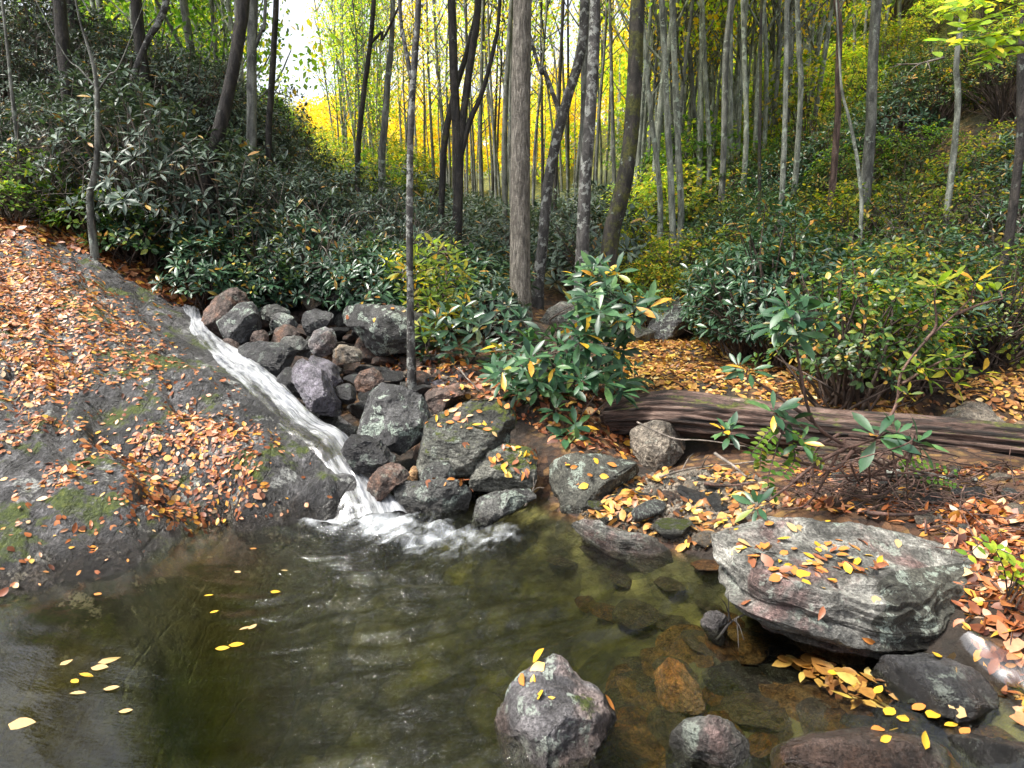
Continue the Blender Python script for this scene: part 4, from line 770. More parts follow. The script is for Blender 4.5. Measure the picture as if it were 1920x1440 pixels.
def rock_leaves(idx, n, spots, what, cols=('orange', 'brown', 'brown', 'yellow', 'orange', 'pale')):
    V, F = ROCKS[idx][1:3]
    for (cx_, cy_, rad, frac) in spots:
        p, nn = on_rock(V, F, max(1, int(n*frac)), rs, cx_, cy_, rad)
        for a, b in zip(p, nn): leaf(a+b*.006, b+rs.normal(0, .18, 3), rs.uniform(.045, .075), str(rs.choice(cols)), 'small autumn leaf lying on the '+what, 'leaves on the '+what, rs)
iB = [i for i, r_ in enumerate(ROCKS) if 'huge layered' in r_[0]['label']][0]
rock_leaves(iB, 125, [(1530,1062,75,.34), (1420,1052,60,.12), (1590,1065,60,.1), (1420,1000,80,.2), (1560,995,150,.16), (1520,1120,160,.05)], 'huge layered boulder')
iM = [i for i, r_ in enumerate(ROCKS) if 'large tilted mossy' in r_[0]['label']][0]; rock_leaves(iM, 45, [(850,800,60,.5), (930,770,80,.5)], 'large tilted mossy boulder')
iT = [i for i, r_ in enumerate(ROCKS) if 'heap of orange' in r_[0]['label']][0]; rock_leaves(iT, 34, [(970,865,45,1.)], 'leaf topped mossy boulder', ('orange', 'yellow', 'orange', 'brown'))
iF = [i for i, r_ in enumerate(ROCKS) if 'green moss tufts' in r_[0]['label']][0]; rock_leaves(iF, 10, [(1060,1275,90,1.)], 'speckled foreground boulder', ('yellow', 'orange'))
for idx_, r_ in enumerate(ROCKS):
    lb = r_[0]['label']
    if 'broad dark wall' in lb: rock_leaves(idx_, 10, [(700,573,110,1.)], 'broad lichen wall boulder')
    if 'dark layered slab' in lb: rock_leaves(idx_, 5, [(1760,1280,120,1.)], 'dark layered slab stone', ('pale', 'yellow'))
    if 'smooth red brown flat' in lb: rock_leaves(idx_, 6, [(1680,1410,90,1.)], 'red brown corner boulder', ('yellow', 'orange'))
    if 'long dark block' in lb: rock_leaves(idx_, 12, [(840,908,40,1.)], 'long dark block boulder', ('orange', 'brown'))
    if 'flat brown stone' in lb: rock_leaves(idx_, 14, [(850,730,60,1.)], 'flat brown stone')
    if 'broad dark low' in lb: rock_leaves(idx_, 14, [(1110,870,70,1.)], 'broad dark low boulder', ('orange', 'yellow'))
for (a, b, col, s) in [(183,1243,'pale',.085),(170,1252,'pale',.07),(148,1263,'yellow',.06),(134,1274,'yellow',.05),(130,1300,'pale',.06),(193,1292,'pale',.06),(222,1334,'pale',.05),(15,1358,'pale',.09),(403,1216,'yellow',.06),(428,1210,'yellow',.065),(448,1181,'pale',.055),(466,1180,'pale',.05),(507,1109,'yellow',.05),(393,1149,'yellow',.04),(382,1117,'yellow',.045),(176,1113,'orange',.05),(468,1029,'orange',.04),(440,1071,'pale',.045),(526,1069,'pale',.04),(112,1247,'pale',.05),(1640,1300,'yellow',.06),(1660,1340,'yellow',.07),(1740,1345,'yellow',.08),(1710,1330,'orange',.07),(1770,1360,'yellow',.07),(1800,1375,'orange',.06),(1690,1352,'yellow',.06),(1560,1265,'yellow',.05)]:
    p = PW(a, b, .004); grp = 'leaves floating on the dark pool' if a < 900 else 'leaves floating below the huge boulder'
    leaf(p, np.array([rs.normal(0, .05), rs.normal(0, .05), 1]), s, col, ('%s leaf floating on the dark left side of the pool' % col) if a < 900 else ('%s leaf drifting on the shallows below the huge boulder' % col), grp, rs, rs.normal(.4, .4), .25)

# ------------------------------------------------------------------ trees
def crown_cloud(rs, blobs, n, size, T=BROAD_LO):
    c = np.array([b[:3] for b in blobs]); r_ = np.array([b[3] for b in blobs]); w = r_**2; i = rs.choice(len(blobs), n, p=w/w.sum())
    dr = unit(rs.normal(size=(n, 3))); rad = r_[i]*rs.uniform(.25, 1, n)**.6; p = c[i]+dr*rad[:, None]*[1, 1, .62]
    p = p+.25*r_[i][:, None]*np.stack([fbm(p*1.3+k_, 50+k_, 2) for k_ in range(3)], 1)
    d = unit(rs.normal(size=(n, 3))+[0, 0, -.3]); nn = unit(rs.normal(size=(n, 3))*.8+[0, 0, 1.])
    return place(T, p, d, nn, rs.uniform(size[0], size[1], n))
def traced(label, m, pts, Y, extra=(), up=6., name='tree', leafm=None, sides=14, rough=.08, cat='tree', crown=True, down=.7, ctrl=False):
    w = np.array([q[2] for q in pts], float)*Y/FPX*.5; ax = P([q[0] for q in pts], [q[1] for q in pts], Y)
    top = ax[0]; dirn = unit(ax[0]-ax[1]); dirn = unit(dirn+[0, 0, 1.2])
    ext = [top+dirn*up*f_ for f_ in (1., .66, .33)]; base = ax[-1]+[0, 0, -down]
    if H1(base[0], base[1]) < base[2]: base[2] = H1(base[0], base[1])-.15
    pa = np.concatenate([ext, ax, [base]]); ra = np.concatenate([[w[0]*.35, w[0]*.6, w[0]*.85], w, [w[-1]*1.25]])
    n = max(40, int(np.linalg.norm(np.diff(pa, axis=0), axis=1).sum()/.09)); c = catmull(pa, n); s = np.linspace(0, 1, len(ra)); rr = np.interp(np.linspace(0, 1, n), s, ra)
    root = empty(name, base); tag(root, label, cat); mb = MB(); mb.add(tube(c-base, rr, sides, rough, (14, 2.5), int(pts[0][0])))
    tips = [c[0], c[int(n*.05)]]
    for ex in extra:
        we = np.array([q[2] for q in ex], float)*Y/FPX*.5; ae = P([q[0] for q in ex], [q[1] for q in ex], Y)
        d2 = unit(unit(ae[0]-ae[1])+[0, 0, .8]); ae = np.concatenate([[ae[0]+d2*up*.6], ae]); we = np.concatenate([[we[0]*.5], we])
        ce = catmull(ae, 50); mb.add(tube(ce-base, np.interp(np.linspace(0, 1, 50), np.linspace(0, 1, len(we)), we), 10, rough, (10, 2.5), 3)); tips.append(ce[0])
    rs = np.random.default_rng(int(pts[0][0]+Y*7))
    for k_ in range(5):
        j = int(n*rs.uniform(.02, .22)); a = c[j]; d2 = unit(np.array([rs.normal(), rs.normal(), rs.uniform(.5, 1.2)])); e = a+d2*rs.uniform(1., 2.2)
        mb.add(tube(catmull([a-base, (a+e)/2-base+[0, 0, -.1], e-base], 8), np.linspace(rr[j]*.5, .008, 8), 5)); tips.append(e)
    child('trunk', mesh(name+'_trunk', *mb.get(), B[m]), root)
    if crown:
        bl = [(*(t-base), rs.uniform(.9, 1.7)) for t in tips]; child('crown', mesh(name+'_crown', *crown_cloud(rs, bl, 650, (.12, .2)), L[leafm or 'lime'], False), root)
    return root
traced('tall straight tree with furrowed grey bark in the centre of the valley', 'furrow', [(980,-30,32),(978,100,33),(976,300,35),(975,450,37),(976,560,40),(977,612,48)], 8., up=7, sides=40, rough=.07)
traced('patchy dark grey tree rising from the central rhododendron', 'patchy', [(1117,-30,18),(1113,100,20),(1106,230,21),(1098,330,23),(1093,450,24),(1087,580,26),(1080,690,30)], 6.8, sides=20)
traced('curved leaning tree with flaky bark left of the patchy dark tree', 'patchy', [(1098,-30,17),(1090,90,17),(1064,185,17),(1042,270,18),(1027,350,19),(1017,460,20),(1008,540,24)], 9.5, extra=[[(1000,90,6),(1020,130,7),(1045,200,8),(1052,230,8)]])
traced('thin pale tree just behind the patchy dark tree', 'grey', [(1099,-30,11),(1096,150,12),(1092,290,12),(1088,480,14)], 11)
traced('dark mossy tree with a bowed base right of centre', 'moss', [(1197,-30,25),(1192,90,26),(1187,200,27),(1178,300,28),(1160,385,31),(1147,435,31),(1140,510,32)], 9., sides=22, leafm='lime')
traced('slim forked tree standing in the scree beside the yellowing shrub', 'patchy', [(785,-30,10),(779,90,11),(773,180,12),(769,300,12),(768,450,13),(770,600,14),(772,718,18)], 6., extra=[[(748,-20,6),(755,60,7),(772,150,8)]], leafm='yg')
traced('dark multi stemmed tree forking above the stream bed', 'dark', [(846,-30,14),(850,100,15),(854,200,16),(860,300,17),(858,400,18),(855,500,20)], 10., extra=[[(897,-10,12),(888,80,12),(876,160,13),(866,240,13),(862,300,14)],[(938,-10,6),(928,80,7),(905,170,8),(880,230,10),(864,290,11)]], leafm='yellow')
traced('nearly black slanting tree beside the multi stemmed tree', 'dark', [(900,-30,8),(880,80,9),(848,190,11),(834,265,12),(829,350,12),(825,460,13)], 10.3, leafm='yellow')
traced('slender branching tree left of the slim forked tree', 'dark', [(702,-30,8),(694,83,8),(681,183,9),(670,320,10)], 12., extra=[[(735,40,4),(715,60,5),(696,80,6)]], leafm='yg')
traced('straight grey tree at the crest of the left thicket', 'grey', [(735,60,9),(727,150,11),(722,230,12),(716,310,13)], 12.3, leafm='yg')
traced('stout dark tree with a moss cushion at its foot in the left thicket', 'dark', [(457,-30,20),(449,60,21),(437,133,21),(421,205,22),(402,280,24),(388,335,28)], 8., sides=20, leafm='green')
traced('straight grey tree right of the stout dark leaning tree', 'grey', [(474,-30,17),(472,100,17),(472,240,18),(470,330,19)], 9.5, leafm='green', extra=[[(498,0,6),(492,50,6),(478,90,7)]])
traced('narrow dark tree right of the straight grey one on the left slope', 'dark', [(518,-30,9),(514,80,10),(508,180,11),(504,270,11)], 11, leafm='yg')
traced('crooked leaning tree at the upper left of the thicket', 'patchy', [(315,-30,11),(298,40,11),(280,70,10),(254,132,11),(240,195,11),(230,250,12)], 9, leafm='green')
traced('small grey tree with bare branches in the left thicket', 'grey', [(150,40,3),(172,110,6),(182,170,8),(182,290,10),(176,335,11),(168,380,12)], 7., up=1.2, crown=False, extra=[[(225,120,2),(205,140,3),(184,170,4)],[(120,100,2),(150,130,3),(180,165,4)]])
traced('short pale stem at the far left of the thicket', 'grey', [(14,90,5),(20,150,6),(30,240,7)], 7.5, up=2, crown=False)
traced('grey tree at the foot of the right slope beside the pale shrub', 'far', [(1240,-30,10),(1247,120,11),(1252,240,12),(1258,340,12),(1262,470,13)], 11)
traced('second pale grey tree right of the pale shrub', 'far', [(1260,-30,10),(1266,150,11),(1272,280,11),(1277,410,12)], 12.2)
traced('thin grey tree between the bowed tree and the right slope', 'far', [(1200,-30,8),(1210,100,8),(1221,220,9),(1238,380,10)], 12)
traced('dark slanting slope tree in front of the yellow light', 'grey', [(1376,-30,11),(1362,90,11),(1359,200,11),(1356,310,11)], 14)
traced('thin kinked tree at the lower right slope', 'far', [(1316,-30,7),(1322,130,8),(1330,300,9)], 16)
traced('thin straight pale slope tree right of the slanting one', 'far', [(1393,-30,8),(1396,120,8),(1399,260,9)], 15)
traced('white barked slender tree in front of the right slope shrubs', 'far', [(1477,-30,8),(1474,120,8),(1471,250,9),(1464,410,10)], 9)
traced('tall thin tree near the edge of the yellow light on the right slope', 'far', [(1495,-30,8),(1498,90,9),(1501,190,9)], 13)
traced('reddish scarred tree on the right slope', 'red', [(1566,-30,9),(1574,50,10),(1571,150,10),(1569,245,11)], 11, leafm='mixed')
traced('thick pale tree high on the right slope', 'grey', [(1646,-30,17),(1638,90,17),(1634,190,17),(1630,270,18)], 10, sides=18, leafm='mixed')
traced('thin crooked sapling trunk leaning left on the right slope', 'far', [(1578,165,4),(1590,215,5),(1600,260,6),(1611,330,6),(1614,425,7)], 8, up=1.5, crown=False)
traced('pale short trunk below the bright overhanging twig', 'far', [(1812,-30,8),(1803,40,9),(1793,120,9),(1794,225,10)], 9, leafm='mixed')
traced('dark trunk cut by the right edge of the picture', 'dark', [(1918,60,12),(1914,180,13),(1910,300,15)], 7, leafm='mixed')
traced('little mossy stem in the right slope rhododendrons', 'moss', [(1428,-20,5),(1426,150,5),(1424,290,6),(1423,410,7)], 9.6, leafm='mixed')
# far trees: one of each kind, then copies
def far_tree(seed, leafm, barkm, h=13., r0=.085, nl=2600, ls=(.12, .2), low=.25):
    rs = np.random.default_rng(seed); root = empty('tree'); mb = MB(); n = 34; zz = np.linspace(-.4, h, n)
    ax = np.column_stack([.35*fbm(np.column_stack([zz*.15, 0*zz+seed]), seed, 2)*zz/6, .35*fbm(np.column_stack([zz*.15, 0*zz+seed+5]), seed+1, 2)*zz/6, zz])
    mb.add(tube(ax, np.linspace(r0, r0*.18, n), 7, .1, (6, 1.2), seed)); bl = []
    for k_ in range(17):
        j = int(n*rs.uniform(low, .97)); a = ax[j]; az = rs.uniform(0, 6.28); L_ = rs.uniform(1., 2.2)*(1.25-j/n); e = a+np.array([math.cos(az)*.7, math.sin(az)*.7, rs.uniform(.7, 1.3)])*L_
        mid = (a+e)/2+np.array([math.cos(az), math.sin(az), 0])*.15
        mb.add(tube(catmull([a, mid, e], 8), np.linspace(r0*.4, .01, 8), 5, cap=False)); bl.append((*e, rs.uniform(.5, 1.0))); bl.append((*mid, rs.uniform(.3, .6)))
    child('trunk', mesh('far_trunk', *mb.get(), B[barkm]), root); child('crown', mesh('far_crown', *crown_cloud(rs, bl, nl, ls), L[leafm], False), root)
    return root
rs = np.random.default_rng(23)
def grove(protos, poly, n, box, spacing, label, grp, sc=(.8, 1.2), vis=None):
    pts = scatter_zone(poly, n, box, rs, spacing, H); used = set()
    for i, p in enumerate(pts):
        k_ = rs.integers(len(protos)); o = protos[k_] if k_ not in used else copy_tree(protos[k_]); used.add(k_)
        o.location = tuple(p); o.rotation_euler = (rs.normal(0, .035), rs.normal(0, .035), rs.uniform(0, 6.28)); s = rs.uniform(*sc); o.scale = (s, s, s*rs.uniform(.9, 1.15)); tag(o, label, 'tree', grp)
    for k_ in range(len(protos)):
        if k_ not in used:
            for c_ in KIDS.get(protos[k_].name, []): bpy.data.objects.remove(c_)
            bpy.data.objects.remove(protos[k_])
grove([far_tree(101, 'yellow', 'grey', 13, .062, 560, (.09, .15), .4), far_tree(102, 'lime', 'grey', 14, .066, 560, (.09, .15), .4), far_tree(103, 'lime', 'grey', 12, .05, 500, (.09, .15), .4), far_tree(104, 'lime', 'dark', 14, .055, 560, (.09, .15), .4)], [(640,250),(760,420),(960,530),(1190,520),(1240,380),(1100,300),(900,300)], 42, (-14, 16, 11, 30), .6, 'thin far tree on the valley floor against the yellow hillside', 'thin trees on the valley floor')
grove([far_tree(105, 'yellow', 'grey', 13, .08, 700, (.09, .15), .4), far_tree(106, 'lime', 'grey', 14, .075, 800, (.09, .15), .4)], [(600,330),(760,420),(960,470),(1190,440),(1240,340),(1100,300),(900,300)], 45, (-25, 22, 30, 66), .9, 'thin far tree on the valley floor against the yellow hillside', 'thin trees on the valley floor')
RP = [(1180,500),(1290,450),(1450,360),(1600,240),(1750,100),(1750,-200),(1500,-100),(1200,250)]
grove([far_tree(111, 'lime', 'far', 15, .075, 650, (.1, .16)), far_tree(112, 'yellow', 'far', 14, .065, 600, (.1, .16)), far_tree(113, 'lime', 'far', 13, .055, 600, (.1, .16)), far_tree(116, 'lime', 'grey', 14, .06, 500, (.1, .16))], RP, 62, (2, 14, 10, 22), .5, 'slim pale grey tree standing in the crowded stand on the right slope', 'slim trees on the right slope')
grove([far_tree(114, 'lime', 'far', 15, .075, 1500, (.14, .24), .15), far_tree(115, 'lime', 'far', 15, .08, 1500, (.14, .24), .15), far_tree(117, 'yellow', 'far', 14, .07, 1300, (.14, .24), .2)], RP, 56, (3, 28, 22, 50), .8, 'slim pale grey tree standing in the crowded stand on the right slope', 'slim trees on the right slope')
LP = [(240,60),(330,40),(420,120),(560,290),(740,430),(720,300),(560,150),(450,20),(330,-100),(240,-100)]
grove([far_tree(121, 'lime', 'far', 13, .065, 900, (.1, .16), .2), far_tree(122, 'lime', 'far', 13, .055, 900, (.1, .16), .2), far_tree(123, 'green', 'grey', 12, .06, 500, (.1, .16), .2)], LP, 40, (-24, -1, 11, 40), .7, 'slim tree rising behind the left thicket', 'slim trees behind the left thicket')
LQ = [(200,-200),(200,460),(480,460),(480,-200)]
grove([far_tree(124, 'green', 'grey', 13, .08, 1500, (.1, .16), .06), far_tree(125, 'lime', 'far', 14, .065, 1900, (.1, .16), .1), far_tree(126, 'green', 'far', 12, .06, 1300, (.1, .16), .06)], LQ, 40, (-20, -3, 12.5, 30), .8, 'leafy slim tree standing just over the crest of the left thicket', 'slim trees over the crest of the left thicket')
CT = [(-400,-300),(-400,420),(330,380),(330,-300)]
grove([far_tree(127, 'green', 'grey', 12, .1, 2600, (.11, .18), .5), far_tree(128, 'lime', 'dark', 13, .09, 2600, (.11, .18), .5)], CT, 11, (-11, -3.2, 6.5, 12.5), 1.4, 'tall grey tree rooted inside the upper left thicket', 'tall trees inside the upper left thicket', sc=(.85, 1.05))
def far_wood(poly, n, box, spacing, leafm, label):
    pts = scatter_zone(poly, n, box, rs, spacing, H); cr = MB(); tr = MB(); V, F = BROAD_LO
    protos = []
    for k_ in range(4):
        r2 = np.random.default_rng(131+k_); bl = [(r2.normal(0, 1.5), r2.normal(0, 1.5), r2.uniform(2.5, 9.5), r2.uniform(1.2, 2.0)) for _ in range(12)]; protos.append(crown_cloud(r2, bl, 1300, (.26, .46)))
    tb = tube(np.array([[0, 0, -.5], [.1, 0, 4], [0, .1, 9]]), [.18, .14, .05], 6)
    for p in pts:
        a = rs.uniform(0, 6.28); sc = rs.uniform(.85, 1.15); R_ = np.array([[math.cos(a), -math.sin(a), 0], [math.sin(a), math.cos(a), 0], [0, 0, 1]])*sc; v, f = protos[rs.integers(4)]
        cr.add((v@R_.T+p, f)); tr.add((tb[0]@R_.T+p, tb[1]))
    Vc, Fc = cr.get(); Vt, Ft = tr.get(); Ft = [x+len(Vc) for x in Ft]; nc = sum(map(len, Fc)); nt = sum(map(len, Ft))
    tag(obj('far_wood', mesh('far_wood', np.concatenate([Vc, Vt]), Fc+Ft, [L[leafm], B['far']], False, midx=np.concatenate([np.zeros(nc), np.ones(nt)]))), label, kind='stuff')
HP = [(560,420),(560,330),(700,320),(1000,300),(1300,120),(1400,200),(1150,350),(960,420)]
far_wood(HP, 75, (-55, 55, 66, 112), 3., 'yellow', 'golden yellow autumn wood covering the far sunlit hillside')
far_wood(HP, 30, (-55, 55, 62, 112), 3.5, 'lime', 'yellow green trees mixed into the far golden wood')

# ------------------------------------------------------------------ shrubs
def bush(seed, nw, rad, size, leafm, T=RHODO_LO, k=8, twig='twig', name='rhododendron_bush', bare=14, pitch=(50, 100)):
    rs = np.random.default_rng(seed); root = empty(name); d = unit(rs.normal(size=(nw, 3))); d[:, 2] = np.abs(d[:, 2])*1.1-.25; d = unit(d)
    lump = 1+.34*fbm(d*1.9+seed, seed, 3); rr = lump*rs.uniform(.45, 1., nw)**.45
    p = d*rr[:, None]*rad+[0, 0, rad[2]*.62]; p = p[p[:, 2] > .04]; axis = unit(p-[0, 0, rad[2]*.2])+[0, 0, .55]
    mb = MB(); whorls(mb, p, axis, size, k, T, pitch, rs); V, F = mb.get()
    child('foliage', mesh(name+'_foliage', V, F, L[leafm], False), root); st = MB()
    for q in p[rs.permutation(len(p))[:max(10, nw//5)]]:
        b0 = np.array([rs.normal(0, .08), rs.normal(0, .08), -.15]); mid = q*[.45, .45, .5]+rs.normal(0, .07, 3); st.add(tube(catmull([b0, mid, q], 9), np.linspace(.014, .004, 9), 4, cap=False))
    for _ in range(bare):
        q = unit(rs.normal(size=3)*[1, 1, .5]+[0, 0, .4])*rad*rs.uniform(.9, 1.25)+[0, 0, rad[2]*.5]; m_ = q*[.5, .5, .6]+rs.normal(0, .12, 3); st.add(tube(catmull([[0, 0, 0], m_, q], 8), np.linspace(.01, .003, 8), 3, cap=False))
    child('stem', mesh(name+'_stem', *st.get(), B[twig]), root)
    return root
def thicket(protos, poly, n, box, spacing, label, grp, cat='shrub', sc=(.8, 1.25), lift=.5):
    pts = scatter_zone(poly, n, box, rs, spacing, H, lift)
    used = set()
    for p in pts:
        k_ = int(rs.integers(len(protos))); o = protos[k_] if k_ not in used else copy_tree(protos[k_]); used.add(k_)
        o.location = (p[0], p[1], p[2]-lift); s = rs.uniform(*sc); o.scale = (s, s, s*rs.uniform(.85, 1.15)); o.rotation_euler = (rs.normal(0, .08), rs.normal(0, .08), rs.uniform(0, 6.28)); tag(o, label, cat, grp)
    for k_ in range(len(protos)):
        if k_ not in used:
            for c_ in KIDS.get(protos[k_].name, []): bpy.data.objects.remove(c_)
            bpy.data.objects.remove(protos[k_])
rs = np.random.default_rng(29)
LT = [(0,-20),(330,-20),(560,260),(690,340),(770,430),(740,500),(620,520),(480,510),(330,480),(180,420),(0,360)]
thicket([bush(201, 380, np.array([.8, .8, .75]), .085, 'rhodofar', bare=30), bush(202, 360, np.array([.9, .75, .8]), .09, 'rhodofar'), bush(203, 270, np.array([.7, .8, .9]), .11, 'rhodofar', bare=60, twig='palet'), bush(204, 300, np.array([.8, .8, .8]), .065, 'rhodofar', BROAD, 7, bare=70, twig='palet'), bush(205, 260, np.array([.8, .8, .7]), .08, 'rhodofar', bare=60, twig='palet', pitch=(30, 85)), bush(206, 230, np.array([.7, .7, .7]), .06, 'mixed', BROAD, 7, bare=40)], LT, 95, (-9.5, -.8, 7.4, 14.5), .62, 'grey green rhododendron in the dense thicket on the left slope', 'rhododendrons of the left thicket')
thicket([bush(211, 190, np.array([.6, .6, .55]), .125, 'rhodo', RHODO), bush(212, 190, np.array([.65, .6, .55]), .13, 'rhodo', RHODO)], [(180,400),(330,380),(480,440),(620,470),(740,490),(720,530),(560,525),(420,500),(300,480),(200,440)], 16, (-6, -.8, 7.3, 9.6), .5, 'dark green rhododendron at the front foot of the left thicket', 'rhododendrons at the foot of the left thicket', sc=(.7, 1.1))
thicket([bush(216, 120, np.array([.45, .45, .4]), .07, 'mixed', BROAD, 7, name='low_shrub'), bush(217, 120, np.array([.4, .5, .4]), .07, 'green', BROAD, 7, name='low_shrub')], [(20,350),(150,380),(290,430),(280,470),(150,440),(20,390)], 9, (-6, -3, 6.6, 8.2), .4, 'low bright green shrub at the upper edge of the leafy slab', 'low shrubs above the slab', lift=.2)
RT = [(1330,560),(1290,470),(1320,400),(1440,320),(1560,200),(1700,0),(1920,-40),(1960,650),(1700,650),(1500,620)]
thicket([bush(221, 300, np.array([.8, .8, .8]), .1, 'mixed', bare=26), bush(222, 300, np.array([.85, .8, .75]), .105, 'rhodo', bare=26), bush(223, 420, np.array([.75, .8, .8]), .052, 'mixed', BROAD, 7, bare=26), bush(224, 280, np.array([.8, .75, .85]), .11, 'rhodo'), bush(225, 230, np.array([.8, .8, .75]), .065, 'yg', BROAD, 6), bush(226, 260, np.array([.8, .8, .75]), .07, 'green', BROAD, 6)], RT, 105, (2., 13, 6.4, 16), .66, 'dense green shrub on the steep right slope', 'shrubs of the right slope')
thicket([bush(231, 220, np.array([.65, .65, .6]), .12, 'rhodo', RHODO), bush(232, 200, np.array([.6, .65, .65]), .13, 'rhodo', RHODO)], [(1330,480),(1400,400),(1580,480),(1600,620),(1420,620),(1320,590)], 14, (2, 5.5, 6.8, 9.6), .5, 'glossy rhododendron above the leaf covered terrace', 'rhododendrons above the terrace')
thicket([bush(236, 330, np.array([.5, .5, .55]), .052, 'mixed', BROAD, 7, name='leafy_shrub'), bush(237, 300, np.array([.5, .5, .5]), .056, 'green', BROAD, 7, name='leafy_shrub')], [(1590,580),(1740,560),(1760,680),(1620,720),(1560,680)], 8, (2.6, 5, 5.3, 7.4), .4, 'yellow flecked leafy shrub at the right edge of the terrace', 'leafy shrubs by the terrace')
thicket([bush(241, 300, np.array([.6, .6, .65]), .06, 'yg', BROAD, 7, name='pale_shrub'), bush(242, 300, np.array([.65, .6, .6]), .06, 'yg', BROAD, 7, name='pale_shrub')], [(1170,400),(1300,390),(1310,540),(1240,560),(1160,520)], 9, (1.6, 4, 8.6, 12.5), .5, 'pale yellow green shrub between the bowed tree and the right slope', 'pale shrubs right of the bowed tree')
thicket([bush(246, 330, np.array([.9, .9, .9]), .085, 'lime', BROAD, 7, name='bright_shrub')], [(1180,250),(1260,260),(1260,400),(1190,400)], 5, (2, 5, 11.5, 16), .8, 'bright green shrub glowing behind the bowed tree', 'bright shrubs behind the bowed tree', lift=1.2, sc=(1., 1.4))
thicket([bush(251, 150, np.array([.9, .9, .8]), .15, 'rhodofar'), bush(252, 150, np.array([.9, .9, .8]), .15, 'rhodofar')], [(780,400),(960,420),(1180,400),(1200,500),(960,520),(780,500)], 40, (-4, 5, 10.5, 26), .9, 'grey green undergrowth bush on the valley floor', 'undergrowth bushes on the valley floor')
thicket([bush(256, 130, np.array([.5, .5, .5]), .15, 'rhodo', RHODO), bush(257, 130, np.array([.55, .5, .5]), .15, 'rhodofar', RHODO)], [(740,480),(900,470),(950,520),(930,600),(880,620),(820,600),(760,540)], 10, (-1.6, .4, 7.2, 9.4), .4, 'rhododendron behind the boulder pile beside the stream bed', 'rhododendrons behind the boulder pile', sc=(.7, 1.))
# hillside undergrowth, far slopes
rs = np.random.default_rng(37)
thicket([bush(271, 300, np.array([1.1, 1.1, 1.]), .12, 'lime', BROAD_LO, 6, bare=0, name='undergrowth_bush'), bush(272, 300, np.array([1.1, 1.1, 1.2]), .12, 'yg', BROAD_LO, 6, bare=0, name='undergrowth_bush'), bush(273, 300, np.array([1.2, 1., 1.]), .12, 'green', BROAD_LO, 6, bare=0, name='undergrowth_bush')],
        [(1200,420),(1290,430),(1450,330),(1600,200),(1750,80),(1960,60),(1960,-200),(1400,-100),(1200,200)], 130, (3, 34, 13, 50), 1.1, 'yellow green bush far up the right slope between the slim trees', 'undergrowth bushes far up the right slope', lift=.6, sc=(.8, 1.6))
thicket([bush(276, 300, np.array([1.1, 1.1, 1.]), .12, 'green', BROAD_LO, 6, bare=0, name='undergrowth_bush'), bush(277, 300, np.array([1.1, 1.1, 1.2]), .12, 'yg', BROAD_LO, 6, bare=0, name='undergrowth_bush')],
        [(150,60),(330,120),(560,300),(760,440),(760,300),(560,200),(400,40),(300,-100),(100,-100)], 90, (-28, -1, 12, 52), 1.1, 'green bush on the slope behind the left thicket', 'undergrowth bushes behind the left thicket', lift=.6, sc=(.8, 1.6))
# bare twig tangle on the right slope
def tangle(seed, rad, n, m):
    rs_ = np.random.default_rng(seed); root = empty('bare_shrub'); st = MB(); lf = []
    for _ in range(n):
        a = np.array([rs_.normal(0, .15), rs_.normal(0, .15), 0]); q = unit(rs_.normal(size=3)*[1.2, 1, .4]+[0, 0, .35])*rad*rs_.uniform(.6, 1.2)+[0, 0, rad[2]*.5]; mid = q*[.45, .45, .7]+rs_.normal(0, .12, 3); c = catmull([a, mid, q], 10); st.add(tube(c, np.linspace(.008, .002, 10), 3, cap=False))
        for _ in range(3):
            j = rs_.integers(4, 10); e = c[j]+unit(rs_.normal(size=3))*rs_.uniform(.12, .3); st.add(tube(np.array([c[j], (c[j]+e)/2+rs_.normal(0, .02, 3), e]), [.003, .002, .0015], 3, cap=False)); lf.append(e)
    child('stem', mesh('bare_stem', *st.get(), B[m]), root); p = np.array(lf); p = p[rs_.random(len(p)) < .75]; 
    child('foliage', mesh('bare_foliage', *place(BROAD, p, unit(rs_.normal(size=p.shape)), rs_.normal(size=p.shape)+[0, 0, 1.5], rs_.uniform(.04, .08, len(p))), L['mixed'], False), root); return root
thicket([tangle(261, np.array([.8, .7, .7]), 130, 'palet'), tangle(262, np.array([.8, .7, .7]), 130, 'twig')], [(1620,330),(1760,280),(1920,300),(1920,560),(1800,560),(1640,520)], 16, (3.2, 7.5, 6., 10), .5, 'bare twiggy brown shrub on the shaded right bank', 'bare shrubs on the right bank', lift=.6)
thicket([tangle(263, np.array([.8, .7, .7]), 110, 'palet')], [(40,180),(200,160),(380,250),(330,330),(140,330),(20,280)], 9, (-7, -3, 7, 10), .5, 'bare grey twig shrub tangled in the left thicket', 'bare shrubs in the left thicket', lift=.7)

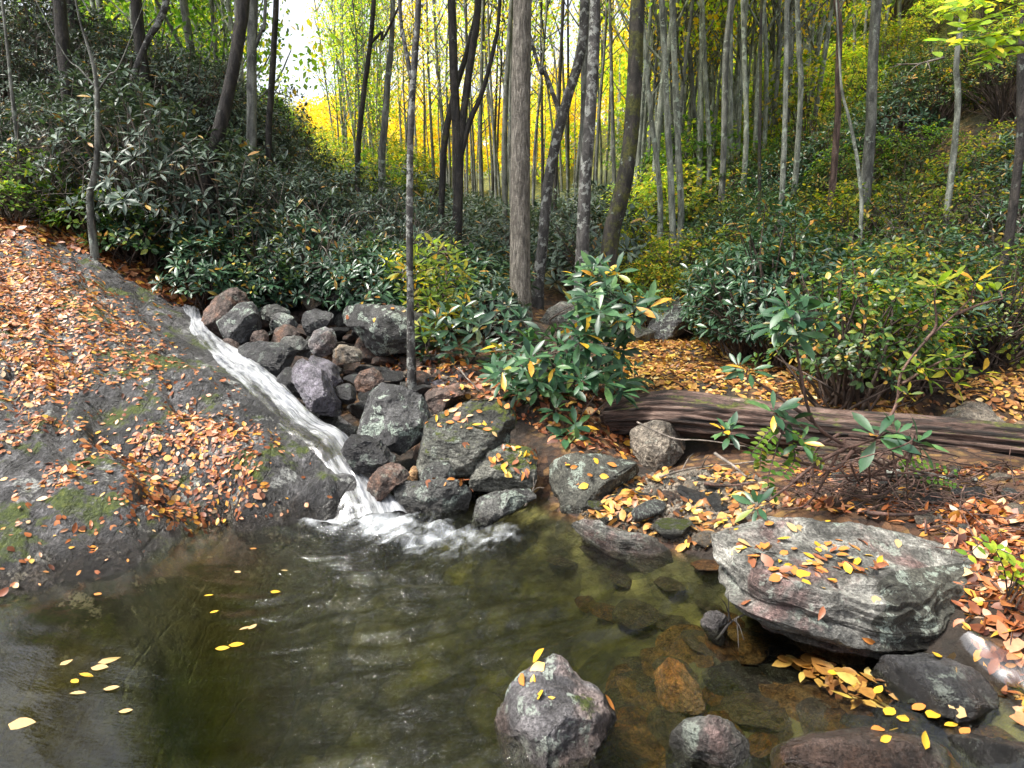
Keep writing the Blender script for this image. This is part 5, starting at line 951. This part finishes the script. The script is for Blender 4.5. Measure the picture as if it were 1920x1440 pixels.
# ------------------------------------------------------------------ plants traced stem by stem
def plant(label, name, stems, heads, size, leafm, m='twig', T=RHODO, k=9, r=.012, cat='shrub', base=None, seed=0, grp=None, pitch=(45, 100), stemrough=.1):
    rs = np.random.default_rng(seed+50); base = np.array(base) if base is not None else P(*stems[0][0]); root = empty(name, base); tag(root, label, cat, grp); st = MB()
    allp = []
    for s in stems:
        c = catmull(np.array([P(*q) for q in s]), 24); allp.append(c); rr = r*(s[0][3] if len(s[0]) > 3 else 1) if False else r; st.add(tube(c-base, np.linspace(rr, rr*.45, 24), 7, stemrough))
    A = np.concatenate(allp); H_ = np.array([P(*q[:3]) for q in heads]); src = []
    for h_ in H_:
        dd = np.linalg.norm(A-h_, axis=1)+np.where(A[:, 2] > h_[2]+.02, .6, 0); a = A[dd.argmin()]; src.append(a)
        if np.linalg.norm(a-h_) > .02: st.add(tube(catmull([a-base, (a+h_)/2-base+[0, 0, .02], h_-base], 8), np.linspace(r*.5, r*.3, 8), 5))
    child('stem', mesh(name+'_stem', *st.get(), B[m]), root)
    mb = MB(); ax = unit(H_-np.array(src)+1e-4)*.5+[0, -.25, .8]; whorls(mb, H_-base, ax, np.array([q[3] if len(q) > 3 else 1 for q in heads])*size, k, T, pitch, rs)
    child('foliage', mesh(name+'_foliage', *mb.get(), L[leafm], True), root); return root
rs = np.random.default_rng(31)
def heads_in(poly, n, Y0, Y1, mind, s=(.85, 1.1)):
    xs = [q[0] for q in poly]; ys = [q[1] for q in poly]; out = []; t = 0
    while len(out) < n and t < 20000:
        t += 1; a, b = rs.uniform(min(xs), max(xs)), rs.uniform(min(ys), max(ys))
        if inpoly(np.array([a]), np.array([b]), poly)[0] and all((a-o[0])**2+(b-o[1])**2 > mind**2 for o in out): out.append((a, b, rs.uniform(Y0, Y1), rs.uniform(*s)))
    return out
plant('large central rhododendron with long glossy leaves above the mossy boulder', 'rhododendron_bush', [[(1060,790,5.5),(1075,720,5.6),(1060,650,5.7),(1030,600,5.7)],[(1070,780,5.5),(1110,700,5.7),(1130,600,5.8),(1115,510,5.9)],[(1065,785,5.45),(1010,720,5.4),(970,690,5.4)],[(1110,700,5.7),(1160,650,5.6),(1180,590,5.6)],[(1065,790,5.4),(1070,830,5.1)],[(1060,700,5.6),(1000,660,5.5),(950,640,5.6)]],
      heads_in([(1075,500),(1110,480),(1150,500),(1180,545),(1235,560),(1200,610),(1150,620),(1195,690),(1170,740),(1100,730),(1080,790),(1010,760),(930,740),(915,690),(960,640),(1030,640),(1070,590),(1090,540)], 120, 5.0, 6.1, 14, (.65, 1.15))+[(1110,510,5.7),(1200,560,5.6),(1175,600,5.5),(1080,800,5.0),(1060,820,4.95),(1085,835,4.9,.8),(1040,700,5.2),(980,700,5.2),(1100,690,5.2)], .20, 'rhodonear', base=P(1065, 800, 5.5), seed=1)
plant('yellowing rhododendron leaning around the slim forked tree', 'rhododendron_bush', [[(800,650,6.6),(790,590,6.6),(770,520,6.6)],[(800,650,6.6),(830,560,6.7),(840,480,6.8)]], heads_in([(725,490),(770,450),(850,455),(880,520),(870,590),(830,640),(770,620),(755,560)], 75, 6.2, 7.1, 14), .115, 'yg', base=P(800, 665, 6.6), seed=2)
plant('green rhododendron between the slim forked tree and the furrowed tree', 'rhododendron_bush', [[(860,700,6.3),(850,640,6.3),(870,580,6.4)],[(865,700,6.3),(910,640,6.4),(930,590,6.5)],[(855,690,6.3),(800,660,6.2)]], heads_in([(800,610),(860,570),(940,560),(985,590),(970,650),(900,690),(840,700),(790,670)], 60, 5.9, 6.6, 21), .15, 'rhodo', base=P(862, 712, 6.3), seed=3)
plant('leggy rhododendron with bare red stems and big whorls over the log', 'rhododendron_bush', [[(1670,880,3.6),(1590,838,3.55),(1525,790,3.5),(1500,690,3.5),(1490,630,3.5),(1478,565,3.55)],[(1590,838,3.55),(1530,870,3.4),(1480,910,3.3),(1440,940,3.25)],[(1600,840,3.55),(1480,820,3.5),(1460,790,3.5)],[(1525,790,3.5),(1440,730,3.6),(1395,700,3.65)],[(1590,840,3.55),(1650,820,3.5)],[(1600,845,3.5),(1560,880,3.5),(1480,860,3.45),(1370,825,3.4)]],
      [(1478,575,3.5,1.),(1485,600,3.5,1.),(1510,585,3.5,.9),(1455,610,3.5,.9),(1470,650,3.5,.8),(1370,815,3.35,.8),(1490,625,3.5,.9),(1550,600,3.5,.8),(1530,640,3.55,.8),(1385,690,3.65,.9),(1405,695,3.6,.8),(1450,775,3.45,1.),(1480,790,3.5,.9),(1358,808,3.4,.85),(1645,820,3.4,1.),(1680,815,3.45,.9),(1720,830,3.45,.9),(1420,950,3.2,.8),(1500,830,3.4,.7)], .17, 'rhodonear', 'root', r=.011, base=P(1670, 890, 3.6), seed=4)
plant('yellow tinged rhododendron stem arching to the upper right over the bank', 'rhododendron_bush', [[(1640,830,3.8),(1680,760,3.8),(1690,700,3.8),(1735,640,3.8),(1790,590,3.8),(1820,560,3.8)],[(1735,640,3.8),(1755,610,3.8),(1752,560,3.8)],[(1690,720,3.8),(1760,680,3.8),(1830,660,3.8)],[(1790,590,3.8),(1840,570,3.8),(1880,560,3.8)]],
      [(1755,540,3.8,.95),(1790,525,3.8,1.),(1830,530,3.8,1.),(1870,548,3.85,.9),(1720,690,3.8,.7),(1775,670,3.8,.7),(1830,655,3.8,.8),(1790,720,3.8,.8),(1740,710,3.75,.7),(1840,700,3.8,.8),(1700,740,3.75,.6)], .14, 'yg', 'root', r=.010, base=P(1640, 838, 3.8), seed=5, k=8)
def tangle_roots():
    mb = MB(); r2 = np.random.default_rng(77)
    for _ in range(28):
        a = P(r2.uniform(1560, 1720), r2.uniform(810, 900), r2.uniform(3.4, 3.8)); b = P(r2.uniform(1460, 1800), r2.uniform(840, 960), r2.uniform(3.3, 3.9)); m_ = (a+b)/2+r2.normal(0, .07, 3); mb.add(tube(catmull([a, m_, b], 14), np.linspace(r2.uniform(.004, .011), .003, 14), 5, .1))
    V, F = mb.get(); Vl, b = centred(V); tag(obj('root_tangle', mesh('root_tangle', Vl, F, B['root']), None, b), 'tangle of reddish bare roots and twigs behind the huge boulder', 'roots')
tangle_roots()
def debris(label, poly, n, box, m, rs, ln=(.08, .3), r=(.002, .005)):
    p = scatter_zone(poly, n, box, rs); mb = MB()
    for q in p:
        d = unit(np.array([rs.normal(), rs.normal(), rs.normal(0, .25)]))*rs.uniform(*ln); mb.add(tube(np.array([q+[0, 0, .01], q+d*.5+rs.normal(0, .015, 3)+[0, 0, .025], q+d+[0, 0, .015]]), [rs.uniform(*r)]*3, 4, cap=False))
    tag(obj('twig_litter', mesh('twig_litter', *mb.get(), B[m])), label, kind='stuff')
rs = np.random.default_rng(41)
debris('dark twig debris on the right bank behind the huge boulder', [(1480,860),(1920,880),(1960,1300),(1860,1150),(1860,1060),(1720,980),(1480,940)], 520, (1.2, 3.6, 1.9, 4.8), 'root', rs)
debris('fallen twigs at the foot of the left thicket', [(0,360),(200,420),(330,500),(720,520),(720,560),(380,560),(150,460),(0,410)], 350, (-6, -1, 6.5, 9.5), 'twig', rs)
debris('thin sticks among the scree stones', [(640,640),(860,640),(900,700),(870,760),(760,730),(650,720)], 120, (-1.9, 0, 4.8, 7), 'palet', rs)
# compound-leaved sprigs
def sprig(label, pts, nl, size, leafm, seed, grp=None):
    r2 = np.random.default_rng(seed); base = P(*pts[0][0]); root = empty('leafy_sprig', base); tag(root, label, 'plant', grp); st = MB(); mb = MB()
    for s in pts:
        c = catmull(np.array([P(*q) for q in s]), 20); st.add(tube(c-base, np.linspace(.004, .0015, 20), 4)); t = unit(np.gradient(c, axis=0))
        j = np.linspace(4, 19, nl).astype(int); side = unit(np.cross(t[j], [0, -.5, .9]))
        for sg in (1, -1): mb.add(place(BROAD, c[j]-base, side*sg+t[j]*.35, np.tile([0, -.5, .9], (nl, 1))+r2.normal(0, .15, (nl, 3)), r2.uniform(.8, 1.1, nl)*size, 1.1))
    child('stem', mesh('sprig_stem', *st.get(), B['twig']), root); child('foliage', mesh('sprig_foliage', *mb.get(), L[leafm]), root)
sprig('fern like green sprig drooping beside the bare roots', [[(1470,800,3.4),(1450,860,3.35),(1440,905,3.3),(1455,930,3.3)],[(1470,800,3.4),(1430,840,3.35),(1425,875,3.35)],[(1470,800,3.4),(1510,830,3.4),(1540,870,3.4)],[(1470,800,3.4),(1440,810,3.4),(1410,850,3.3)],[(1480,810,3.4),(1490,860,3.4),(1470,890,3.3)]], 9, .045, 'green', 5)
sprig('bright green compound leaf sprig at the right edge', [[(1890,1120,2.6),(1880,1060,2.6),(1850,1015,2.6),(1815,1040,2.5)],[(1890,1120,2.6),(1900,1060,2.6),(1870,1030,2.5),(1920,1050,2.5)],[(1890,1120,2.6),(1925,1060,2.6),(1950,1080,2.5)]], 8, .045, 'lime', 6)
sprig('small green sprig on the log near the grey branch', [[(1700,900,3.8),(1730,870,3.75),(1790,885,3.7)],[(1700,900,3.8),(1690,870,3.75),(1720,860,3.7)],[(1700,900,3.8),(1760,900,3.7),(1800,915,3.65)]], 8, .04, 'green', 7)
# overhanging bright twig, upper right, on a sapling rooted outside the frame
def overhang():
    base = np.array([4.6, 4.6, H1(4.6, 4.6)-.1]); root = empty('sapling', base); tag(root, 'sapling twig with large bright yellow green leaves hanging in at the upper right', 'sapling'); st = MB(); mb = MB(); r2 = np.random.default_rng(88)
    tr = catmull([base, base+[.1, 0, 1.5], P(2150, 120, 4.5), P(2120, -100, 4.4)], 30); st.add(tube(tr-base, np.linspace(.03, .012, 30), 8, .1))
    for s in [[(2140,60,4.5),(2000,40,4.3),(1880,30,4.2),(1790,60,4.1)],[(2140,100,4.5),(2000,90,4.3),(1900,85,4.2),(1840,110,4.1)],[(2120,-60,4.4),(1980,-10,4.3),(1880,-20,4.2),(1800,10,4.1)],[(2000,40,4.3),(1900,60,4.2),(1770,85,4.05)],[(2140,0,4.5),(1960,20,4.35),(1850,0,4.3),(1770,25,4.2)]]:
        c = catmull(np.array([P(*q) for q in s]), 30); st.add(tube(c-base, np.linspace(.007, .002, 30), 5)); t = unit(np.gradient(c, axis=0)); j = np.linspace(4, 29, 22).astype(int)
        for sg in (1, -1):
            sd_ = unit(np.cross(t[j], [0, -.3, 1.]))*sg; mb.add(place(BROAD, c[j]-base+r2.normal(0, .02, (22, 3)), sd_+t[j]*.7+r2.normal(0, .25, (22, 3)), np.tile([0, -.5, .8], (22, 1))+r2.normal(0, .3, (22, 3)), r2.uniform(.07, .115, 22), 1.))
    child('stem', mesh('sapling_stem', *st.get(), B['dark']), root); child('foliage', mesh('sapling_foliage', *mb.get(), L['lime']), root)
overhang()
print('objects', len(bpy.data.objects), 'rocks', len(ROCKS))
